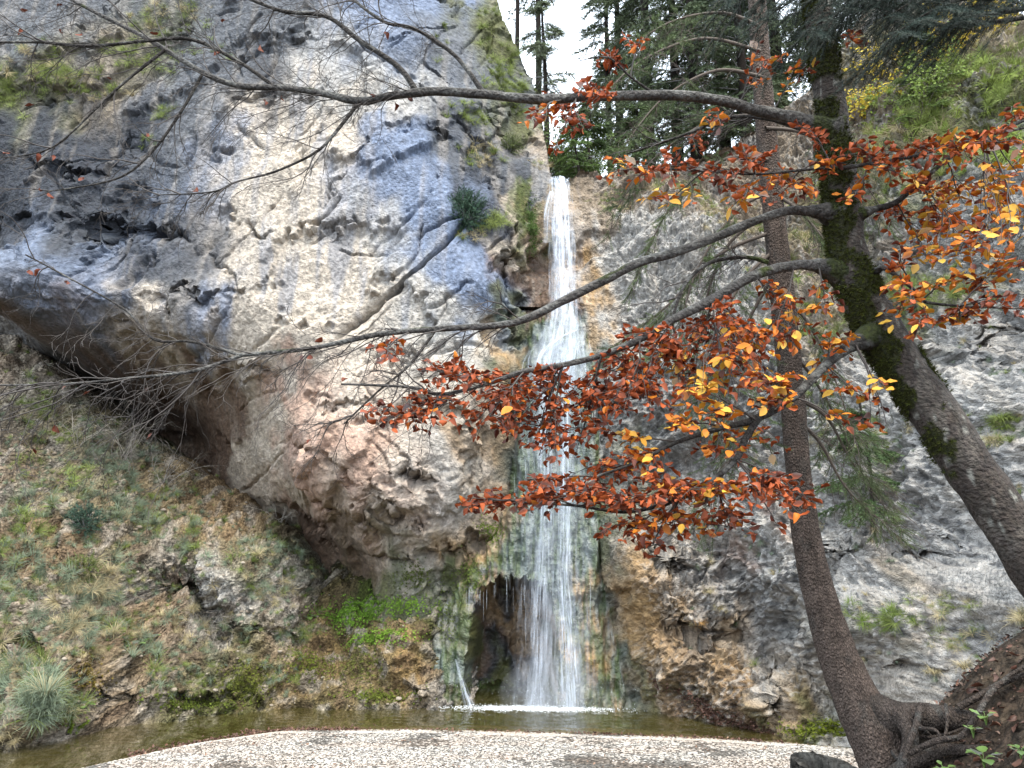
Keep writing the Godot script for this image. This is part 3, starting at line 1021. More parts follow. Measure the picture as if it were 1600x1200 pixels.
# ---------------------------------------------------------------- the fall
func curve(list: Array, sub: int) -> Array:
	# [px, py, distance, width px] -> [points, radii] along a smooth curve
	var raw := PackedVector3Array()
	var wid := PackedFloat32Array()
	for p in list:
		raw.append(at(p[0], p[1], p[2]))
		wid.append(p[3] * 0.5 * p[2] / (F * 0.98))
	return smooth_line(raw, wid, sub)

func smooth_line(raw: PackedVector3Array, wid: PackedFloat32Array, sub: int) -> Array:
	var pts := PackedVector3Array()
	var rad := PackedFloat32Array()
	var last := raw.size() - 1
	for k in last:
		for s in sub:
			var t := float(s) / sub
			pts.append(raw[k].cubic_interpolate(raw[k + 1], raw[maxi(k - 1, 0)], raw[mini(k + 2, last)], t))
			rad.append(lerpf(wid[k], wid[k + 1], t))
	pts.append(raw[last])
	rad.append(wid[last])
	return [pts, rad]

func streak_image(sd: int, w: int, h: int, cover: float) -> ImageTexture:
	var n1 := noise(sd, 1.0, 4)
	var n2 := noise(sd + 1, 1.0, 3)
	var im := Image.create(w, h, false, Image.FORMAT_RGBA8)
	for y in h:
		# wrap round so that the cloth of water repeats without a seam
		var vy := TAU * y / h
		var cy := cos(vy)
		var sy := sin(vy)
		for x in w:
			var u := float(x) / w
			var a := n1.get_noise_3d(u * 17.0, cy * 1.1, sy * 1.1) + 0.4 * n2.get_noise_3d(u * 44.0, cy * 5.0, sy * 5.0) + 0.5 * n2.get_noise_3d(u * 7.0, cy * 0.5, sy * 0.5)
			im.set_pixel(x, y, Color(1, 1, 1, clampf(a * 0.7 + cover, 0.0, 1.0)))
	return ImageTexture.create_from_image(im)

func sheet(list: Array, bulge: float, m: Material, called: String, parent: Node3D, shift: float, thick: float) -> void:
	var cv := curve(list, 10)
	var pts: PackedVector3Array = cv[0]
	var rad: PackedFloat32Array = cv[1]
	var al := []
	for p in list: al.append(p[4])
	var mb := MB.new()
	var across := 24
	var run := 0.0
	var wob := noise(int(shift * 100) + 5, 1.6, 3)
	for k in pts.size():
		if k > 0: run += pts[k].distance_to(pts[k - 1])
		var f := float(k) / 10.0
		var i := mini(int(f), al.size() - 2)
		var a := lerpf(al[i], al[i + 1], f - i) * thick
		for s in across + 1:
			var u := float(s) / across * 2.0 - 1.0
			var p := pts[k]
			p.x += u * rad[k] * (1.0 + 0.12 * wob.get_noise_2d(u * 2.0, run * 1.3))
			p.z += bulge * (1.0 - u * u) + 0.05 * wob.get_noise_2d(p.x * 3.0, run) + 0.02 * shift
			var edge := clampf((1.0 - absf(u)) * 1.7 + 0.8 * wob.get_noise_2d(u * 5.0, run * 0.6), 0.0, 1.0)
			mb.vert(p, Vector3.BACK, Color(1, 1, 1, a * edge), Vector2(u * 0.5 * lerpf(1.0, rad[k] * 1.1, 0.7) + shift, run * 0.14 + shift * 0.37))
	for k in pts.size() - 1:
		for s in across:
			var a := k * (across + 1) + s
			var b := a + across + 1
			mb.idx.append_array([b, a, a + 1, b, a + 1, b + 1])
	mb.smooth()
	put(called, mb.mesh(), m, parent)

func waterfall() -> void:
	var wm := mat("falling water", Color(0.86, 0.90, 0.96), 0.4, true, 0.5)
	wm.transparency = BaseMaterial3D.TRANSPARENCY_ALPHA
	wm.albedo_texture = streak_image(81, 512, 512, 0.38)
	wm.backlight_enabled = true
	wm.backlight = Color(0.5, 0.5, 0.5)
	var cord := mat("water cord", Color(0.88, 0.92, 0.97), 0.4, true, 0.5)
	cord.transparency = BaseMaterial3D.TRANSPARENCY_ALPHA
	cord.backlight_enabled = true
	cord.backlight = Color(0.5, 0.5, 0.5)
	var w := thing("waterfall", "tall thin white waterfall dropping from the notch into the pool", "waterfall")
	var upper := [[873, 279, 18.15, 28, 1.6], [874, 290, 17.9, 34, 1.9], [876, 330, 17.72, 40, 1.4], [879, 400, 17.6, 46, 1.2], [881, 470, 17.5, 50, 1.0], [880, 515, 17.25, 66, 0.9], [874, 560, 17.02, 104, 0.7], [872, 600, 16.95, 116, 0.2]]
	var lower := [[872, 505, 17.3, 70, 0.2], [870, 560, 17.0, 124, 0.9], [872, 620, 16.88, 128, 0.7], [870, 720, 16.8, 126, 0.7], [870, 820, 16.74, 124, 0.75], [870, 920, 16.7, 122, 0.8], [870, 1020, 16.66, 122, 1.1], [870, 1110, 16.62, 130, 1.6]]
	sheet(upper, 0.16, wm, "water_sheet", w, 0.13, 0.6)
	sheet(upper, 0.05, wm, "water_sheet", w, 0.47, 0.36)
	sheet(lower, 0.12, wm, "water_sheet", w, 0.71, 0.2)
	sheet(lower, 0.02, wm, "water_sheet", w, 0.29, 0.16)
	# the two bright runs and the little spout
	sheet([[858, 540, 17.0, 20, 0.6], [850, 620, 16.82, 24, 0.9], [852, 740, 16.72, 24, 1.0], [852, 840, 16.66, 28, 1.0], [846, 940, 16.62, 32, 1.0], [842, 1030, 16.58, 32, 0.95], [838, 1108, 16.55, 40, 0.9]], 0.05, wm, "water_sheet", w, 0.91, 0.48)
	sheet([[890, 530, 17.0, 26, 0.7], [884, 620, 16.82, 24, 0.9], [884, 740, 16.72, 24, 1.0], [883, 840, 16.66, 24, 1.1], [882, 900, 16.62, 24, 1.1], [888, 1000, 16.58, 32, 1.1], [894, 1108, 16.55, 44, 1.0]], 0.05, wm, "water_sheet", w, 0.57, 0.6)
	sheet([[902, 515, 17.1, 8, 0.6], [872, 530, 16.95, 9, 0.9], [850, 548, 16.9, 9, 1.0], [841, 570, 16.86, 9, 1.0], [838, 610, 16.82, 11, 0.8]], 0.02, wm, "water_sheet", w, 0.35, 1.3)
	sheet([[862, 300, 17.95, 10, 0.8], [855, 330, 17.85, 14, 0.8], [853, 380, 17.8, 10, 0.35]], 0.02, wm, "water_sheet", w, 0.66, 0.9)
	sheet([[712, 1030, 16.62, 4, 0.3], [720, 1058, 16.52, 8, 0.7], [726, 1080, 16.46, 12, 0.8], [734, 1104, 16.42, 18, 0.9]], 0.02, wm, "water_sheet", w, 0.21, 0.8)
	# single threads of water
	var mb := MB.new()
	for k in 160:
		var upside := rng.randf() < 0.45
		var list: Array = upper if upside else lower
		var t := pow(rng.randf(), 0.8) * (list.size() - 1.01)
		var i := int(t)
		var u := clampf(rng.randfn(0.0, 0.55), -1.05, 1.05)
		var n := rng.randi_range(3, 7)
		var pp := PackedVector3Array()
		var rr := PackedFloat32Array()
		var r0 := rng.randf_range(0.003, 0.008)
		for s in n:
			var tt := minf(t + s * 0.16, list.size() - 1.001)
			var ii := int(tt)
			var fr := tt - ii
			var px := lerpf(list[ii][0], list[ii + 1][0], fr) + u * 0.5 * lerpf(list[ii][3], list[ii + 1][3], fr)
			var q := at(px, lerpf(list[ii][1], list[ii + 1][1], fr), lerpf(list[ii][2], list[ii + 1][2], fr))
			q.z += 0.14 * (1.0 - u * u) + 0.04 * sin(k * 1.7)
			q.x += 0.008 * sin(s * 1.3 + k)
			pp.append(q)
			rr.append(r0 * sin(PI * (s + 0.5) / n))
		mb.tube(pp, rr, 3, Color(1, 1, 1, rng.randf_range(0.08, 0.25)), null, 0.0, false)
	# drips off the lip of the little grotto
	for k in 26:
		var px := rng.randf_range(728, 850)
		var py := 905.0 + absf(px - 790.0) * 0.35 + rng.randf_range(-6, 10)
		var a := at(px, py, 16.72)
		var l := rng.randf_range(0.1, 0.6)
		var pp := PackedVector3Array([a, a - Vector3(0, l * 0.5, -0.01), a - Vector3(0, l, -0.01)])
		mb.tube(pp, PackedFloat32Array([0.004, 0.005, 0.002]), 3, Color(1, 1, 1, rng.randf_range(0.08, 0.25)), null, 0.0, false)
	var th := put("water_thread", mb.mesh(), cord, w)
	th.set_meta("kind", "stuff")
	# spray hanging over the foot of the fall
	var spray := FogVolume.new()
	spray.name = "spray"
	spray.shape = RenderingServer.FOG_VOLUME_SHAPE_ELLIPSOID
	spray.size = Vector3(2.3, 1.5, 0.9)
	spray.position = at(868, 1085, 16.45)
	var fog := FogMaterial.new()
	fog.albedo = Color(0.95, 0.97, 1.0)
	fog.density = 0.22
	spray.material = fog
	w.add_child(spray)
	# foam where it lands
	var fm := mat("foam", Color(0.93, 0.95, 0.97), 0.6, true)
	fm.transparency = BaseMaterial3D.TRANSPARENCY_ALPHA
	var ball := SphereMesh.new()
	ball.radius = 1.0
	ball.height = 2.0
	ball.radial_segments = 6
	ball.rings = 3
	var places := []
	var cols := []
	for k in 3400:
		var u := rng.randfn(0.0, 0.42)
		var px := 840.0 + u * 120.0 + (rng.randf_range(-130, 90) if k % 5 == 0 else 0.0)
		var p := level(px, 1106.0 + 0.006 * absf(px - 800.0) + rng.randfn(0.0, 2.2) + (0.012 * (px - 800.0)), 0.012)
		var r := rng.randf_range(0.003, 0.010)
		places.append(Transform3D(Basis.from_scale(Vector3(r * 1.6, r * 0.7, r)), p))
		cols.append(Color(1, 1, 1, rng.randf_range(0.25, 0.8)))
	# splash drops
	for k in 350:
		var px := 866.0 + rng.randfn(0.0, 46.0)
		var p := at(px, 1106.0 - absf(rng.randfn(0.0, 26.0)), 16.5 + rng.randf_range(-0.25, 0.1))
		var r := rng.randf_range(0.002, 0.005)
		places.append(Transform3D(Basis.from_scale(Vector3(r, r * 1.6, r)), p))
		cols.append(Color(1, 1, 1, rng.randf_range(0.3, 0.8)))
	scatter("foam", ball, fm, places, cols, w)
# ---------------------------------------------------------------- the near bank, roots, stump
var bank_sp := Spline.new()
var bank_n: FastNoiseLite

func bank_y(x: float, z: float) -> float:
	return bank_sp.val(x, z) + 0.05 * bank_n.get_noise_2d(x, z)

func near_bank() -> void:
	bank_n = noise(91, 1.8, 5)
	var P := []
	for p in [[1600, 985, 5.25], [1545, 1035, 5.15], [1495, 1085, 5.1], [1440, 1145, 5.05], [1395, 1195, 5.0], [1350, 1230, 4.95], [1600, 1210, 4.2], [1500, 1215, 4.6], [1600, 1100, 4.7], [1550, 1130, 4.8], [1500, 1150, 4.85], [1700, 1100, 4.2], [1700, 960, 5.0], [1800, 1150, 3.6]]:
		var w := at(p[0], p[1], p[2])
		P.append(Vector3(w.x, w.z, w.y))
	for p in [[1600, 985, 5.25], [1495, 1085, 5.1], [1395, 1195, 5.0]]:
		var w := at(p[0], p[1], p[2])
		P.append(Vector3(w.x, w.z - 0.7, w.y - 0.55))
		P.append(Vector3(w.x, w.z - 2.0, w.y - 1.5))
	for p in [[0, 0, 1.3], [0, -3, 0.95], [-3, -3, 0.6], [1.6, -3, 1.35], [1.2, -5, 0.9], [2.6, -2, 1.9], [4, -3, 2.4], [4.5, 0, 2.6], [0, 3, 1.4], [0, -8.5, -0.4], [2, -8.5, -0.3], [4, -9, -0.1], [-5, -8, -0.5], [7, -6, 2.5], [-5, 2, 0.9], [7, 2, 3.5], [1.9, -6.6, 0.3]]:
		P.append(Vector3(p[0], p[1], p[2]))
	bank_sp.solve(P)
	var mb := MB.new()
	var st := 0.045
	var nx := int(13.0 / st)
	var nz := int(11.5 / st)
	var blot := noise(92, 2.2, 5)
	var speck := noise(93, 11.0, 3)
	for k in nz + 1:
		for i in nx + 1:
			var x := -5.5 + i * st
			var z := -8.9 + k * st
			var y := 0.0
			y = bank_y(x, z) + 0.02 * speck.get_noise_2d(x, z)
			var c := Color(0.085, 0.064, 0.047)
			if blot.get_noise_2d(x, z) > 0.08: c = Color(0.12, 0.09, 0.065)
			c = c * (1.0 + 0.5 * speck.get_noise_2d(x * 1.3, z * 1.3))
			c.a = 1.0
			mb.vert(Vector3(x, y, z), Vector3.UP, c)
	for k in nz:
		for i in nx:
			var a := k * (nx + 1) + i
			var b := a + nx + 1
			mb.idx.append_array([a, a + 1, b + 1, a, b + 1, b])
	mb.smooth()
	tag(put("soil_bank", mb.mesh(), M.soil), "dark soil bank with roots at the lower right", "ground", "", "structure")
	stump()

func stump() -> void:
	var c := at(1290, 1196, 5.35)
	var o := thing("tree_stump", "grey weathered sawn stump at the bottom edge beside the curved trunk", "stump", "", c)
	var mb := MB.new()
	var n := noise(95, 1.0, 3)
	var seg := 48
	var R := 0.215
	var ring := func(s: int) -> float: return R * (1.0 + 0.10 * n.get_noise_2d(cos(TAU * s / seg) * 2.0, sin(TAU * s / seg) * 2.0) + 0.03 * n.get_noise_2d(s * 0.9, 4.0))
	var depth := c.y - bank_y(c.x, c.z) + 0.15
	for k in 9:
		var t := k / 8.0
		for s in seg + 1:
			var a := TAU * (s % seg) / seg
			var r: float = ring.call(s % seg) * (1.0 + 0.25 * t * t) * (0.97 if k == 0 else 1.0)
			var tone := 0.75 + 0.5 * n.get_noise_2d((s % seg) * 1.6, t * 1.2)
			mb.vert(Vector3(cos(a) * r, 0.03 * n.get_noise_2d(s % seg, 1.0) - t * depth + 0.035 * cos(a + 2.4), sin(a) * r), Vector3.UP, Color(0.11 * tone, 0.10 * tone, 0.085 * tone))
	for k in 8:
		for s in seg:
			var a := k * (seg + 1) + s
			var b := a + seg + 1
			mb.idx.append_array([a, a + 1, b + 1, a, b + 1, b])
	mb.smooth()
	put("bark", mb.mesh(), M.soil, o)
	var top := MB.new()
	for k in 7:
		var t := k / 6.0
		for s in seg + 1:
			var a := TAU * (s % seg) / seg
			var r: float = ring.call(s % seg) * 0.97 * t
			var tone := 0.8 + 0.5 * n.get_noise_2d(r * 60.0, 2.0) + 0.2 * n.get_noise_2d(cos(a) * 3.0, sin(a) * 3.0)
			var hollow := -0.09 * smoothstep(0.75, 0.35, t + 0.3 * n.get_noise_2d(cos(a) * 1.5 + 9.0, sin(a) * 1.5))
			top.vert(Vector3(cos(a) * r, t * 0.035 * cos(a + 2.4) + hollow + 0.004, sin(a) * r), Vector3.UP, Color(0.20 * tone, 0.185 * tone, 0.16 * tone))
	for k in 6:
		for s in seg:
			var a := k * (seg + 1) + s
			var b := a + seg + 1
			top.idx.append_array([a, a + 1, b + 1, a, b + 1, b])
	top.smooth()
	put("cut_face", top.mesh(), M.soil, o)

# ---------------------------------------------------------------- trees
func vegetation() -> void:
	leaf_shapes()
	needle_shapes()
	beech()
	lap("beech")
	curved_spruce()
	lap("spruce")
	forest()
	lap("forest")
	fir_boughs()
	lap("fir")
	bushes()
	grasses()
	lap("grass")
	litter()

var leaf_mesh := []
var bark_n := noise(101, 7.0, 4)
var patch_n := noise(102, 2.3, 4)

func leaf_shapes() -> void:
	# beech leaves: two open ones, four curled dry ones; base at the origin, tip along +x
	for kind in 6:
		var mb := MB.new()
		var ts := [0.0, 0.14, 0.34, 0.56, 0.78, 0.92, 1.0]
		var ws := [0.015, 0.19, 0.31, 0.31, 0.2, 0.09, 0.0]
		var fold: float = [0.25, 0.5, 0.75, 1.0, 0.6, 1.4][kind]
		var curl: float = [-0.3, 0.4, 0.5, -0.6, 0.9, 0.35][kind]
		var twist: float = [0.1, -0.2, 0.8, -0.7, 1.1, -1.3][kind]
		for k in ts.size():
			var t: float = ts[k]
			var mid := Vector3(t * (1.0 - 0.25 * absf(curl) * t), curl * t * t * 0.6, 0.06 * sin(t * 5.0) * twist)
			var tw := twist * t
			for e in [-1, 0, 1]:
				var w: float = ws[k] * e
				var y: float = absf(w) * fold * (1.0 + 0.35 * sin(t * 19.0 + kind))
				var q := Vector3(0, y * cos(tw) - w * sin(tw), w * cos(tw) + y * sin(tw)) * (1.0 / (1.0 + 0.3 * fold))
				mb.vert(mid + q, Vector3.UP, Color.WHITE, Vector2(t, 0.5 + w))
		for k in ts.size() - 1:
			var a := k * 3
			mb.idx.append_array([a, a + 3, a + 4, a, a + 4, a + 1, a + 1, a + 4, a + 5, a + 1, a + 5, a + 2])
		mb.smooth()
		leaf_mesh.append(mb.mesh())

func leaf_color(kind: String) -> Color:
	var r := rng.randf()
	var red := Color(0.17, 0.035, 0.011).lerp(Color(0.33, 0.070, 0.017), rng.randf())
	if rng.randf() < 0.2: red = Color(0.085, 0.022, 0.013)
	var orange := Color(0.40, 0.09, 0.010).lerp(Color(0.52, 0.17, 0.015), rng.randf())
	var yellow := Color(0.48, 0.22, 0.022).lerp(Color(0.50, 0.31, 0.045), rng.randf())
	match kind:
		"dry": return Color(0.10, 0.026, 0.013).lerp(Color(0.14, 0.034, 0.015), rng.randf())
		"red": return red if r < 0.96 else orange
		"mix": return red if r < 0.6 else (orange if r < 0.9 else yellow)
		"orange": return red if r < 0.42 else (orange if r < 0.8 else yellow)
		_: return red if r < 0.18 else (orange if r < 0.52 else yellow)

class Twigs:
	var mb := MB.new()
	var leaves := []   # [transform, colour, shape]

# one leaf on a twig
func hang_leaf(tw: Twigs, p: Vector3, dir: Vector3, kind: String, size := 0.0) -> void:
	var c := leaf_color(kind)
	var open := c.g > 0.15
	var l := size if size > 0.0 else (rng.randf_range(0.05, 0.085) if open else rng.randf_range(0.034, 0.068))
	var x := (dir + Vector3(rng.randf_range(-0.5, 0.5), rng.randf_range(-0.75, 0.3), rng.randf_range(-0.5, 0.5))).normalized()
	var up := (Vector3.UP + Vector3(rng.randf_range(-0.8, 0.8), 0, rng.randf_range(-0.4, 1.2))).normalized()
	if not open: up = (up + Vector3(rng.randf_range(-1, 1), rng.randf_range(-0.6, 0.6), rng.randf_range(-1, 1))).normalized()
	var z := x.cross(up).normalized()
	var y := z.cross(x)
	var b := Basis(x, y, z).scaled(Vector3.ONE * l)
	tw.leaves.append([Transform3D(b, p + x * 0.008), c, rng.randi_range(0, 1) if open else rng.randi_range(2, 5)])

# a twig wandering from a to b; returns its points
func twig(tw: Twigs, a: Vector3, b: Vector3, r0: float, r1: float, sway: float, n := 7, sides := 5) -> PackedVector3Array:
	var pts := PackedVector3Array()
	var rad := PackedFloat32Array()
	var l := a.distance_to(b)
	var off := Vector3.ZERO
	for k in n:
		var t := float(k) / (n - 1)
		pts.append(a.lerp(b, t) + off * sin(PI * t) + Vector3(0, 0.05 * l * sin(PI * t), 0))
		rad.append(lerpf(r0, r1, t))
		off += Vector3(rng.randf_range(-1, 1), rng.randf_range(-1, 1), rng.randf_range(-1, 1)) * sway * l / n
	tw.mb.tube(pts, rad, sides, Color(1, 1, 1), null, 0.0, false)
	return pts

# a leafy clump: twigs fan out from a stem that springs from the branch
func clump(tw: Twigs, px: float, py: float, rx: float, ry: float, count: int, kind: String, fx: float, fy: float, d: float, deep := 0.28) -> void:
	var dc := d + rng.randf_range(-deep, deep)
	var from := at(fx, fy, d)
	var mid := at(px, py, dc)
	var stem := twig(tw, from, mid, 0.0055, 0.0025, 0.18, 9)
	var left := count
	while left > 0:
		var k := rng.randi_range(3, 8)
		var a: Vector3 = stem[k]
		var ang := rng.randf() * TAU
		var rr := sqrt(rng.randf())
		var b := at(px + rx * rr * cos(ang), py + ry * rr * sin(ang), dc + rng.randf_range(-deep, deep))
		var side := twig(tw, a, b, 0.0026, 0.0013, 0.16, 6, 4)
		var m := mini(left, rng.randi_range(4, 8))
		for i in m:
			var q := side.size() - 1 - int(i * 0.75)
			q = maxi(q, 1)
			var dir := (side[q] - side[q - 1]).normalized()
			var lat := dir.cross(Vector3.UP).normalized() * (1.0 if i % 2 else -1.0)
			hang_leaf(tw, side[q].lerp(side[q - 1], rng.randf() * 0.8), (dir * (1.4 if i == 0 else 0.5) + lat * (0.2 if i == 0 else 0.9)).normalized(), kind)
		left -= m

# bare zig-zag twigs
func brush(tw: Twigs, a: Vector3, dir: Vector3, l: float, r: float, level: int, kind := "", chance := 0.0) -> void:
	var n := 7
	var pts := PackedVector3Array([a])
	var rad := PackedFloat32Array([r])
	var d := dir.normalized()
	for k in n:
		d = (d + Vector3(rng.randf_range(-0.3, 0.3), rng.randf_range(-0.3, 0.24), rng.randf_range(-0.3, 0.3))).normalized()
		pts.append(pts[-1] + d * l / n)
		rad.append(lerpf(r, r * 0.35, (k + 1.0) / n))
		if level > 0 and k > 0 and rng.randf() < 0.62:
			var sd := (d + d.cross(Vector3.UP).normalized() * rng.randf_range(-0.9, 0.9) + Vector3(0, rng.randf_range(-0.9, 0.7), 0)).normalized()
			brush(tw, pts[-1], sd, l * rng.randf_range(0.35, 0.62), maxf(rad[-1] * 0.72, 0.0016), level - 1, kind, chance)
	if kind and rng.randf() < chance:
		hang_leaf(tw, pts[-1], d, kind)
	tw.mb.tube(pts, rad, 4, Color(1, 1, 1), null, 0.0, false)

func limb(list: Array, m: Material, called: String, parent: Node3D, sides := 14, sub := 8, moss := 0.0, base := Color(1, 1, 1)) -> MeshInstance3D:
	var cv := curve(list, sub)
	var mb := MB.new()
	mb.tube(cv[0], cv[1], sides, base, bark_n, 0.16)
	for k in mb.v.size():
		var p := mb.v[k]
		var t := 0.8 + 0.45 * bark_n.get_noise_3d(p.x * 1.5, p.y * 1.5, p.z * 1.5)
		var c := base * t
		if patch_n.get_noise_3d(p.x * 2.0, p.y * 2.0, p.z * 2.0) > 0.22: c = c.lerp(Color(0.30, 0.30, 0.28), 0.45)
		if moss > 0.0 and patch_n.get_noise_3d(p.x * 1.6 + 30.0, p.y * 1.6, p.z * 1.6) + moss * mb.n[k].y * 0.6 > (0.75 - moss if k > 5 * (sides + 1) * sub / 4 or moss < 0.12 else 0.05):
			c = Color(0.055, 0.07, 0.014) * t
		c.a = 1.0
		mb.c[k] = c
	return put(called, mb.mesh(), m, parent)

